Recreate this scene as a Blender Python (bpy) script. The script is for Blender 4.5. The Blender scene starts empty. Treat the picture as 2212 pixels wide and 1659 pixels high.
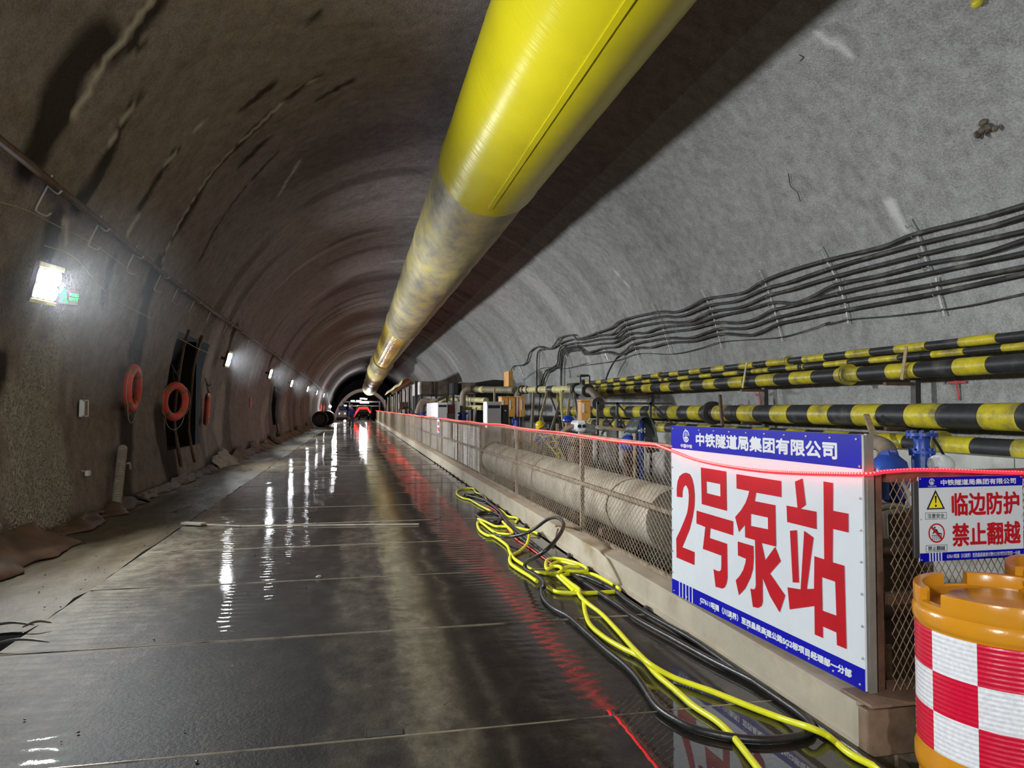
import bpy, math, random
import numpy as np
from mathutils import Vector, Matrix

# ------------------------------------------------------------------ camera, world, exposure
sc = bpy.context.scene
COL = sc.collection
W, H, F = 2212, 1659, 1560.0            # photograph size and focal length in pixels
CAMZ = 1.45
YAW = math.atan(336 / F)
PITCH = math.atan(52.5 / F)
cd = bpy.data.cameras.new('camera')
cd.sensor_width = 36
cd.lens = 36 * F / W
cd.clip_start, cd.clip_end = 0.05, 400
cam = bpy.data.objects.new('camera', cd)
cam.location = (0, 0, CAMZ)
cam.rotation_euler = (math.pi / 2 + PITCH, 0, -YAW)
COL.objects.link(cam)
sc.camera = cam
world = bpy.data.worlds.new('world')
sc.world = world
world.use_nodes = True
world.node_tree.nodes['Background'].inputs[0].default_value = (0.9, 0.95, 1, 1)
world.node_tree.nodes['Background'].inputs[1].default_value = 0.02
vs = sc.view_settings
vs.view_transform = 'Standard'
vs.look = 'None'
vs.gamma = 1
vs.use_curve_mapping = False
vs.exposure = 0.0
LAMP_W = 350.0                           # power of one wall flood light
sc.cycles.use_denoising = True
sc.cycles.max_bounces = 5
sc.cycles.diffuse_bounces = 3
sc.cycles.use_adaptive_sampling = True
sc.cycles.adaptive_threshold = 0.035
sc.cycles.sample_clamp_indirect = 4
sc.cycles.blur_glossy = 0.5
sc.cycles.volume_step_rate = 4
rnd = random.Random(7)

# ------------------------------------------------------------------ measuring on the photograph
CAMM = Matrix.Rotation(-YAW, 3, 'Z') @ Matrix.Rotation(math.pi / 2 + PITCH, 3, 'X')
CP = Vector((0, 0, CAMZ))
XC, ZC, R = 1.95, 1.40, 5.55            # centre and radius of the tunnel arch


def ray(px, py):
    return CAMM @ Vector(((px - W / 2) / F, -(py - H / 2) / F, -1))


def onX(px, py, x):
    d = ray(px, py)
    return CP + d * (x / d.x)


def onY(px, py, y):
    d = ray(px, py)
    return CP + d * (y / d.y)


def onZ(px, py, z):
    d = ray(px, py)
    return CP + d * ((z - CAMZ) / d.z)


def onwall(px, py, inset=0.06):
    d = ray(px, py)
    r = R - inset
    ox, oz = -XC, CAMZ - ZC
    a = d.x ** 2 + d.z ** 2
    b = 2 * (ox * d.x + oz * d.z)
    c = ox * ox + oz * oz - r * r
    t = (-b + math.sqrt(b * b - 4 * a * c)) / (2 * a)
    return CP + d * t


def wallpt(theta, y, inset=0.0):
    return Vector((XC + (R - inset) * math.cos(theta), y, ZC + (R - inset) * math.sin(theta)))


def wallx(z, side, inset=0.0):
    q = math.sqrt((R - inset) ** 2 - (z - ZC) ** 2)
    return XC + side * q


# ------------------------------------------------------------------ materials
class NT:
    def __init__(self, name):
        self.m = bpy.data.materials.new(name)
        self.m.use_nodes = True
        self.t = self.m.node_tree
        self.b = self.t.nodes['Principled BSDF']
        self.out = self.t.nodes['Material Output']

    def n(self, kind, ins=(), out=0, **props):
        nd = self.t.nodes.new('ShaderNode' + kind)
        for k, v in props.items():
            setattr(nd, k, v)
        for k, v in (ins.items() if isinstance(ins, dict) else enumerate(ins)):
            if v is None:
                continue
            s = nd.inputs[k]
            if isinstance(v, bpy.types.NodeSocket):
                self.t.links.new(v, s)
            else:
                s.default_value = v
        return nd.outputs[out]

    def math(self, op, a, b=None, c=None, clamp=False):
        return self.n('Math', [a, b, c], operation=op, use_clamp=clamp)

    def pos(self):
        return self.n('NewGeometry')

    def noise(self, vec, scale, detail=3, rough=0.55, out=0):
        return self.n('TexNoise', {'Vector': vec, 'Scale': scale, 'Detail': detail, 'Roughness': rough}, out)

    def mapv(self, vec, s):
        return self.n('Mapping', {'Vector': vec, 'Scale': s})

    def ramp(self, fac, stops, interp='LINEAR'):
        nd = self.t.nodes.new('ShaderNodeValToRGB')
        cr = nd.color_ramp
        cr.interpolation = interp
        while len(cr.elements) < len(stops):
            cr.elements.new(0.5)
        for e, (p, c) in zip(cr.elements, stops):
            e.position = p
            e.color = c if len(c) == 4 else (*c, 1)
        self.t.links.new(fac, nd.inputs[0])
        return nd.outputs[0]

    def mix(self, fac, a, b, blend='MIX'):
        nd = self.t.nodes.new('ShaderNodeMix')
        nd.data_type = 'RGBA'
        nd.blend_type = blend
        for i, v in ((0, fac), (6, a), (7, b)):
            if isinstance(v, bpy.types.NodeSocket):
                self.t.links.new(v, nd.inputs[i])
            elif i == 0:
                nd.inputs[0].default_value = v
            else:
                nd.inputs[i].default_value = v if len(v) == 4 else (*v, 1)
        return nd.outputs[2]

    def bump(self, h, strength, dist=0.02, normal=None):
        return self.n('Bump', {'Height': h, 'Strength': strength, 'Distance': dist, 'Normal': normal})

    def set(self, **kw):
        for k, v in kw.items():
            s = self.b.inputs[k.replace('_', ' ')]
            if isinstance(v, bpy.types.NodeSocket):
                self.t.links.new(v, s)
            elif s.type == 'RGBA':
                s.default_value = v if len(v) == 4 else (*v, 1)
            else:
                s.default_value = v
        return self.m


def mat(name, col, rough=0.5, metal=0.0, var=0.25, vs_=6.0, dirt=None, dirt_amt=0.5, bump=0.15, bs=60.0, stretch=(1, 1, 1), **kw):
    """plain procedural surface: colour with noise variation, optional dirt colour in blotches, fine bump"""
    t = NT(name)
    p = t.mapv(t.n('TexCoord', out=3), stretch)
    n1 = t.noise(p, vs_, 4, 0.6)
    lo = tuple(c * (1 - var) for c in col)
    hi = tuple(min(1, c * (1 + var)) for c in col)
    c = t.ramp(n1, [(0.3, lo), (0.7, hi)])
    if dirt:
        n2 = t.noise(p, vs_ * 0.45, 5, 0.65)
        c = t.mix(t.ramp(n2, [(0.62 - 0.3 * dirt_amt, (0, 0, 0)), (0.82 - 0.3 * dirt_amt, (1, 1, 1))]), c, dirt)
    nb = t.noise(p, bs, 3)
    t.set(Base_Color=c, Roughness=rough, Metallic=metal, Normal=t.bump(nb, bump, 0.01))
    return t.set(**kw)


def emit(name, col, strength, base=(0.8, 0.8, 0.8)):
    t = NT(name)
    return t.set(Base_Color=base, Emission_Color=col, Emission_Strength=strength, Roughness=0.4)


def mat_wall(name, base, dark, stain_dark, pale, rough_lo):
    """shotcrete: mottled grey with damp, mineral and lit rough marks painted as vertex marks"""
    t = NT(name)
    P = t.pos()
    nd = t.t.nodes.new('ShaderNodeVertexColor')
    nd.layer_name = 'marks'
    sep = t.n('SeparateColor', [nd.outputs[0]])
    s = sep.node
    n1 = t.noise(P, 0.55, 4, 0.62)
    n2 = t.noise(P, 5.0, 3, 0.65)
    n3 = t.noise(P, 38.0, 2, 0.7)
    along = t.noise(t.mapv(P, (0.25, 2.2, 0.25)), 1.0, 3, 0.6)
    c = t.mix(t.ramp(n1, [(0.32, (0, 0, 0)), (0.68, (1, 1, 1))]), dark, base)
    c = t.mix(t.math('MULTIPLY', t.ramp(along, [(0.45, (0, 0, 0)), (0.72, (1, 1, 1))]), 0.5), c, dark)
    c = t.mix(0.5, c, t.ramp(n2, [(0.32, tuple(x * 0.45 for x in base)), (0.68, tuple(min(1, x * 1.35) for x in base))]))
    c = t.mix(0.24, c, t.ramp(n3, [(0.36, tuple(x * 0.4 for x in base)), (0.64, tuple(min(1, x * 1.6) for x in base))]))
    c = t.mix(s.outputs[0], c, stain_dark)
    c = t.mix(s.outputs[1], c, pale)
    vor = t.n('TexVoronoi', {'Vector': t.n('VectorMath', [P, t.n('VectorMath', [t.noise(P, 9.0, 1, out=1), (0.06, 0.06, 0.06)], operation='MULTIPLY')], operation='ADD'), 'Scale': 30.0})
    lit_speck = t.ramp(t.math('ADD', vor, t.math('MULTIPLY', n2, 0.5)), [(0.34, tuple(x * 0.35 for x in pale)), (0.46, tuple(x * 0.95 for x in pale)), (0.66, tuple(min(1, x * 1.2) for x in pale))])
    c = t.mix(t.math('MULTIPLY', s.outputs[2], 0.85), c, lit_speck)  # rough pale texture with the grazing lamp light put into its colour
    rf = t.math('SUBTRACT', rough_lo, t.math('MULTIPLY', s.outputs[0], 0.12))
    rocky = t.math('MULTIPLY', t.math('MULTIPLY', vor, s.outputs[2]), 4.0)
    h = t.math('ADD', t.math('ADD', t.math('MULTIPLY', n3, 0.55), t.math('MULTIPLY', n2, 0.8)), rocky)
    return t.set(Base_Color=c, Roughness=rf, Normal=t.bump(h, 0.9, 0.04), Specular_IOR_Level=0.2)


def mat_floor(name, wet):
    t = NT(name)
    P = t.pos()
    xyz = t.n('SeparateXYZ', [P]).node
    X, Y = xyz.outputs[0], xyz.outputs[1]
    nlow = t.noise(t.mapv(P, (1.3, 0.35, 1)), 0.9, 5, 0.6)
    nmid = t.noise(t.mapv(P, (1.25, 0.8, 1)), 5.0, 6, 0.72)
    nfine = t.noise(P, 45.0, 4, 0.7)
    if wet:
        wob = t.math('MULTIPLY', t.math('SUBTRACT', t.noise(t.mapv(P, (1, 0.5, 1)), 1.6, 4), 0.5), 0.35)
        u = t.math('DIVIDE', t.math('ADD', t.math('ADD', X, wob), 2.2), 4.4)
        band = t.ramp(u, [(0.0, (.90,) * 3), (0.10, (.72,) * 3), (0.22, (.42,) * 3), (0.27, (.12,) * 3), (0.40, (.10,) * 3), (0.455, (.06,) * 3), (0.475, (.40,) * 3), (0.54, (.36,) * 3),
                          (0.555, (.66,) * 3), (0.61, (.52,) * 3), (0.635, (.04,) * 3), (0.655, (.42,) * 3), (0.675, (.05,) * 3),  # beige track colour also stands in for the duct's reflection
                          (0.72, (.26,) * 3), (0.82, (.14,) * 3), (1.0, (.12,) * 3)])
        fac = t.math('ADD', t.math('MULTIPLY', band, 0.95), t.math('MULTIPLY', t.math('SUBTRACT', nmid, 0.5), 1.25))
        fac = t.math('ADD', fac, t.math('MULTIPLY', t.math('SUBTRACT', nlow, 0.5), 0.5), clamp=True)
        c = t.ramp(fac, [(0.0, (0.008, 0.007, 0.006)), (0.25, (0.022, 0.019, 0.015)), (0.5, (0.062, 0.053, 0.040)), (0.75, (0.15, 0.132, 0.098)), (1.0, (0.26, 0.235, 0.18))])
        # standing water by the kerb near the sign, and patches elsewhere
        dx = t.math('SUBTRACT', X, 1.62)
        dy = t.math('MULTIPLY', t.math('SUBTRACT', Y, 2.85), 0.75)
        dist = t.math('SQRT', t.math('ADD', t.math('MULTIPLY', dx, dx), t.math('MULTIPLY', dy, dy)))
        pud = t.ramp(t.math('ADD', dist, t.math('MULTIPLY', t.math('SUBTRACT', nmid, 0.5), 0.5)), [(0.55, (1,) * 3), (0.85, (0,) * 3)])
        calm = t.math('SUBTRACT', 1.0, pud)
        # tyre tread ripples in strips along the road
        yy = t.math('ADD', t.math('MULTIPLY', Y, 58.0), t.math('MULTIPLY', t.noise(P, 2.2, 3), 11.0))
        wave = t.math('SINE', yy)
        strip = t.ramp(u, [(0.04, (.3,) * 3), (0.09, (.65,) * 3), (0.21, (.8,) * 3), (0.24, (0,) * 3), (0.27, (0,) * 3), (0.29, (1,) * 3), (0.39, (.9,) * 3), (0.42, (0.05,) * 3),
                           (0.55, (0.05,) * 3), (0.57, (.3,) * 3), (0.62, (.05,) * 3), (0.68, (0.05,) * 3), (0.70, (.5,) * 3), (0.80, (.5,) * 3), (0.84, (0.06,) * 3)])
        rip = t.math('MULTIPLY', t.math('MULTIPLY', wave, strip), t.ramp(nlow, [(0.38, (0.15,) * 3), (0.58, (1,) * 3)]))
        c = t.mix(t.math('MULTIPLY', t.ramp(t.math('MULTIPLY', rip, -1.0), [(0.15, (0,) * 3), (0.9, (1,) * 3)]), 0.8), c, (0.016, 0.014, 0.012))  # shade in the ripple troughs painted as darker colour
        spk = t.noise(P, 130.0, 2)
        h = t.math('ADD', t.math('MULTIPLY', spk, 0.022), t.math('ADD', t.math('MULTIPLY', nmid, 0.20), t.math('MULTIPLY', rip, 0.28)))
        h = t.math('MULTIPLY', h, t.math('ADD', t.math('MULTIPLY', calm, 0.94), 0.06))
        nrm = t.bump(h, 0.24, 0.02)
        film = t.ramp(nlow, [(0.36, (.95,) * 3), (0.70, (0.45,) * 3)])
        film = t.math('MAXIMUM', film, pud)
        cr = t.math('MULTIPLY', t.ramp(nlow, [(0.40, (0.018,) * 3), (0.75, (0.075,) * 3)]), t.math('ADD', t.math('MULTIPLY', calm, 0.9), 0.1))
        t.set(Base_Color=c, Roughness=0.55, Normal=t.bump(t.math('ADD', nfine, nmid), 0.25, 0.02), Specular_IOR_Level=0.15,
              Coat_Weight=film, Coat_Roughness=cr, Coat_IOR=1.33, Coat_Normal=nrm)
    else:
        c = t.ramp(t.math('ADD', t.math('MULTIPLY', nlow, 0.6), t.math('MULTIPLY', nmid, 0.4)),
                   [(0.3, (0.04, 0.032, 0.021)), (0.5, (0.10, 0.081, 0.052)), (0.7, (0.175, 0.145, 0.094))])
        rf = t.ramp(nlow, [(0.38, (0.22,) * 3), (0.6, (0.6,) * 3)])
        t.set(Base_Color=c, Roughness=rf, Specular_IOR_Level=0.3, Normal=t.bump(t.math('ADD', t.math('MULTIPLY', nfine, 0.35), nmid), 0.5, 0.03))
    return t.m


def mat_duct_old():
    t = NT('dirty_yellow_film')
    P = t.pos()
    n1 = t.noise(t.mapv(P, (1, 0.45, 1)), 1.9, 6, 0.68)
    n2 = t.noise(t.mapv(P, (1, 3, 1)), 6, 4)
    c = t.ramp(n1, [(0.34, (0.24, 0.23, 0.19)), (0.46, (0.41, 0.36, 0.20)), (0.57, (0.52, 0.45, 0.20)), (0.68, (0.64, 0.53, 0.10))])
    return t.set(Base_Color=c, Roughness=0.5, Normal=t.bump(t.math('ADD', n1, n2), 0.35, 0.05))


def mat_duct_new(name, col, film):
    t = NT(name)
    P = t.pos()
    cr = t.noise(t.mapv(P, (0.6, 7, 0.6)), 1.6, 4, 0.55)
    big = t.noise(P, 0.8, 2)
    c = t.mix(t.ramp(big, [(0.4, (0, 0, 0)), (0.7, (1, 1, 1))]), col, tuple(x * 0.86 for x in col))
    return t.set(Base_Color=c, Roughness=film, Normal=t.bump(cr, 0.16, 0.05), Specular_IOR_Level=0.45)


M = {}
M['wall_left'] = mat_wall('brown_shotcrete', (0.305, 0.262, 0.264), (0.168, 0.140, 0.141), (0.020, 0.016, 0.015), (0.72, 0.67, 0.64), 0.9)
M['wall_right'] = mat_wall('grey_shotcrete', (0.36, 0.365, 0.355), (0.21, 0.213, 0.205), (0.05, 0.05, 0.05), (0.66, 0.66, 0.64), 0.85)
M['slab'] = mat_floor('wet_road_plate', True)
M['mud'] = mat_floor('wet_mud', False)
M['pit'] = mat('dark_pit_ground', (0.05, 0.042, 0.034), 0.6, var=0.5, vs_=2)
M['strip'] = mat('joint_steel', (0.33, 0.29, 0.22), 0.3, 0.2, vs_=3, dirt=(0.025, 0.02, 0.017), dirt_amt=0.55)
M['beige'] = mat('muddy_beige_paint', (0.40, 0.355, 0.27), 0.5, var=0.14, vs_=3, dirt=(0.27, 0.20, 0.12), dirt_amt=0.35)
M['rustbeam'] = mat('rusty_beam', (0.17, 0.115, 0.075), 0.65, var=0.3, vs_=9, dirt=(0.09, 0.055, 0.035), dirt_amt=0.4)
M['rust'] = mat('rusty_steel', (0.115, 0.062, 0.04), 0.6, var=0.35, vs_=14, dirt=(0.05, 0.03, 0.02))
M['wiredark'] = mat('brown_mesh_wire', (0.23, 0.165, 0.095), 0.55, var=0.3, vs_=9, dirt=(0.11, 0.06, 0.035), dirt_amt=0.4)
M['fencerust'] = mat('muddy_fence_bar', (0.24, 0.18, 0.125), 0.6, var=0.35, vs_=14, dirt=(0.12, 0.07, 0.045))
M['wire'] = mat('rusty_mesh_wire', (0.50, 0.43, 0.32), 0.5, 0.0, var=0.25, vs_=7, dirt=(0.24, 0.15, 0.085), dirt_amt=0.3)
M['steel'] = mat('galvanised_steel', (0.48, 0.49, 0.47), 0.42, 0.6, var=0.2, vs_=10)
M['dsteel'] = mat('dark_steel', (0.05, 0.047, 0.045), 0.5, 0.2, dirt=(0.14, 0.10, 0.07), dirt_amt=0.2)
M['conc'] = mat('stained_concrete', (0.58, 0.575, 0.54), 0.75, var=0.3, vs_=4, stretch=(2.2, 2.2, 0.3), dirt=(0.10, 0.085, 0.068), dirt_amt=0.62)
M['pconc'] = mat('pale_concrete', (0.46, 0.46, 0.43), 0.8, var=0.2, vs_=2.5, dirt=(0.2, 0.19, 0.17), dirt_amt=0.35)
M['rubber'] = mat('black_rubber', (0.018, 0.018, 0.019), 0.38, var=0.4, dirt=(0.10, 0.095, 0.085), dirt_amt=0.15, vs_=9)
M['cable'] = mat('dusty_black_cable', (0.035, 0.035, 0.036), 0.5, var=0.4, dirt=(0.13, 0.125, 0.115), dirt_amt=0.42, vs_=5)
M['hose'] = mat('yellow_hose', (0.72, 0.74, 0.02), 0.32, var=0.06, dirt=(0.42, 0.36, 0.06), dirt_amt=0.12, vs_=12)
M['recess'] = mat('recess_shade', (0.016, 0.014, 0.014), 0.8, var=0.4)  # near-black colour stands in for shade inside the niches and the verge cut
M['blackpipe'] = mat('black_pipe_tape', (0.022, 0.023, 0.027), 0.45, var=0.3, dirt=(0.09, 0.085, 0.075), dirt_amt=0.25, vs_=7)
M['yband'] = mat('yellow_pipe_tape', (0.54, 0.455, 0.025), 0.35, var=0.2, vs_=7, dirt=(0.19, 0.165, 0.06), dirt_amt=0.5, bump=0.6, bs=22)
M['oldyellow'] = mat('faded_yellow_pipe', (0.50, 0.46, 0.20), 0.55, var=0.2, dirt=(0.20, 0.17, 0.11), dirt_amt=0.4)
M['olive'] = mat('olive_pipe', (0.17, 0.155, 0.075), 0.6, var=0.3, dirt=(0.06, 0.055, 0.045))
M['pipebrown'] = mat('muddy_brown_pipe', (0.20, 0.16, 0.12), 0.6, var=0.25)
M['blue'] = mat('blue_enamel', (0.02, 0.06, 0.33), 0.35, var=0.25, dirt=(0.10, 0.09, 0.10), dirt_amt=0.2)
M['orangebox'] = mat('orange_cabinet_paint', (0.66, 0.33, 0.07), 0.45, var=0.1, dirt=(0.40, 0.24, 0.09), dirt_amt=0.2)
M['grey'] = mat('grey_cabinet_paint', (0.62, 0.63, 0.64), 0.45, var=0.06)
M['white'] = mat('white_paint', (0.78, 0.79, 0.80), 0.45, var=0.05)
M['black'] = mat('black_plastic', (0.014, 0.014, 0.016), 0.45)
M['redcab'] = mat('dark_red_paint', (0.20, 0.03, 0.03), 0.5)
M['tank'] = mat('brown_stained_tank', (0.15, 0.12, 0.085), 0.65, var=0.5, vs_=2.5, dirt=(0.05, 0.042, 0.034), dirt_amt=0.5)
M['wood'] = mat('weathered_wood', (0.36, 0.27, 0.16), 0.7, var=0.25, vs_=8, stretch=(1, 1, 6))
M['tarp'] = mat('dark_green_tarpaulin', (0.05, 0.062, 0.058), 0.42, var=0.3, bump=0.5, bs=9)
M['ytarp'] = mat('yellow_tarpaulin', (0.50, 0.47, 0.20), 0.5, var=0.2)
M['ring'] = mat('orange_ring_foam', (0.80, 0.095, 0.075), 0.5, var=0.1, vs_=4)
M['ringband'] = mat('green_reflective_band', (0.17, 0.20, 0.05), 0.4, var=0.25)
M['rope'] = mat('pale_rope', (0.42, 0.37, 0.29), 0.8)
M['membrane'] = mat('brown_membrane', (0.115, 0.062, 0.034), 0.55, var=0.4, vs_=2.5, dirt=(0.03, 0.02, 0.014), dirt_amt=0.45)
M['felt'] = mat('grey_felt', (0.30, 0.27, 0.23), 0.8, var=0.3)
M['drum'] = mat('orange_drum_plastic', (0.64, 0.27, 0.015), 0.22, var=0.1, vs_=3, dirt=(0.42, 0.20, 0.03), dirt_amt=0.2, bump=0.05)
M['framegrey'] = mat('dull_angle_iron', (0.20, 0.19, 0.165), 0.5, 0.2, var=0.2)
M['signwhite'] = mat('sign_white', (0.62, 0.665, 0.70), 0.35, var=0.03, bump=0.03)
M['signblue'] = mat('sign_blue', (0.003, 0.004, 0.36), 0.4, var=0.12, bump=0.03, Specular_IOR_Level=0.15)
M['signred'] = mat('sign_red', (0.46, 0.008, 0.016), 0.4, var=0.08, bump=0.03, Specular_IOR_Level=0.15)
M['signyellow'] = mat('sign_yellow', (0.80, 0.68, 0.02), 0.4, var=0.04)
M['ink'] = mat('black_ink', (0.01, 0.01, 0.012), 0.5, var=0)
M['redpaint'] = mat('red_spray_paint', (0.42, 0.07, 0.07), 0.8, var=0.3)
M['skin'] = mat('skin', (0.50, 0.30, 0.21), 0.55)
M['workblue'] = mat('blue_work_cloth', (0.02, 0.05, 0.33), 0.8, var=0.25)
M['darkcloth'] = mat('dark_blue_cloth', (0.03, 0.04, 0.09), 0.8, var=0.25)
M['hatyellow'] = mat('yellow_helmet', (0.80, 0.56, 0.01), 0.3, var=0.04)
M['hatblue'] = mat('blue_helmet', (0.015, 0.07, 0.50), 0.3, var=0.04)
M['hatwhite'] = mat('white_helmet', (0.75, 0.75, 0.72), 0.35)
M['boot'] = mat('black_boot', (0.02, 0.02, 0.02), 0.5)
M['lens'] = emit('lamp_lens', (0.93, 0.97, 1.0), 95)
M['lampyellow'] = mat('lamp_yellow_plate', (0.72, 0.60, 0.18), 0.5)
M['ledred'] = emit('red_led_tube', (1.0, 0.006, 0.016), 5.5, (0.5, 0.02, 0.02))
M['leddot'] = emit('red_led_bead', (1.0, 0.03, 0.018), 9, (0.8, 0.3, 0.3))
M['ledfar'] = emit('red_led_far', (1.0, 0.011, 0.006), 42, (0.8, 0.3, 0.3))
M['gatered'] = emit('red_gate_tube', (1.0, 0.02, 0.02), 5, (0.5, 0.02, 0.02))
M['neon'] = emit('green_neon', (0.002, 1.0, 0.05), 4.0, (0.05, 0.5, 0.1))
M['glow'] = emit('white_lamp_glow', (0.97, 0.98, 1.0), 3)
M['curtain'] = mat('white_lining_sheet', (0.60, 0.47, 0.42), 0.6, var=0.2)
M['duct_new'] = mat_duct_new('bright_yellow_film', (0.74, 0.655, 0.012), 0.30)
M['duct_shine'] = mat_duct_new('glossy_yellow_film', (0.62, 0.47, 0.06), 0.16)
M['duct_old'] = mat_duct_old()
M['duct_pale'] = mat_duct_new('pale_yellow_film', (0.52, 0.46, 0.20), 0.45)


def mat_tape(name, col, spec):
    t = NT(name)
    P = t.pos()
    z = t.n('SeparateXYZ', [P]).node.outputs[2]
    w = t.math('SINE', t.math('MULTIPLY', z, 380.0))
    n = t.noise(P, 70, 3)
    c = t.mix(t.ramp(n, [(0.35, (0, 0, 0)), (0.7, (1, 1, 1))]), col, tuple(x * 0.82 for x in col))
    return t.set(Base_Color=c, Roughness=spec, Normal=t.bump(t.math('ADD', w, n), 0.25, 0.004))


M['tapered'] = mat_tape('red_reflective_tape', (0.72, 0.008, 0.045), 0.3)
M['tapewhite'] = mat_tape('white_reflective_tape', (0.86, 0.87, 0.90), 0.3)


# ------------------------------------------------------------------ object helpers
ORG = {}


def thing(name, label, cat, loc=(0, 0, 0), group=None):
    o = bpy.data.objects.new(name, None)
    COL.objects.link(o)
    o.location = loc
    ORG[o.name] = Vector(loc)
    return tag(o, label, cat, group)


def tag(o, label=None, cat=None, group=None, kind=None):
    for k, v in (('label', label), ('category', cat), ('group', group), ('kind', kind)):
        if v:
            o[k] = v
    return o


def dup(root, loc=None, rot=None, label=None):
    r = root.copy()
    COL.objects.link(r)
    if loc is not None:
        r.location = loc
    if rot is not None:
        r.rotation_euler = rot
    if label:
        r['label'] = label

    def kids(a, b):
        for ch in list(a.children):
            if ch.type == 'LIGHT':
                continue
            c = ch.copy()
            COL.objects.link(c)
            c.parent = b
            kids(ch, c)
    kids(root, r)
    return r


def frame(d):
    d = Vector(d).normalized()
    u = Vector((0, 0, 1)) if abs(d.z) < 0.9 else Vector((1, 0, 0))
    a = d.cross(u).normalized()
    return a, a.cross(d).normalized(), d


def spline(pts, n=8):
    """Catmull-Rom through the points"""
    P = [Vector(p) for p in pts]
    if len(P) < 3:
        return P
    P = [P[0] * 2 - P[1]] + P + [P[-1] * 2 - P[-2]]
    out = []
    for i in range(1, len(P) - 2):
        a, b, c, d = P[i - 1:i + 3]
        for k in range(n):
            t = k / n
            out.append(0.5 * (2 * b + (c - a) * t + (2 * a - 5 * b + 4 * c - d) * t * t + (3 * b - a - 3 * c + d) * t ** 3))
    out.append(P[-2])
    return out


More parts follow.
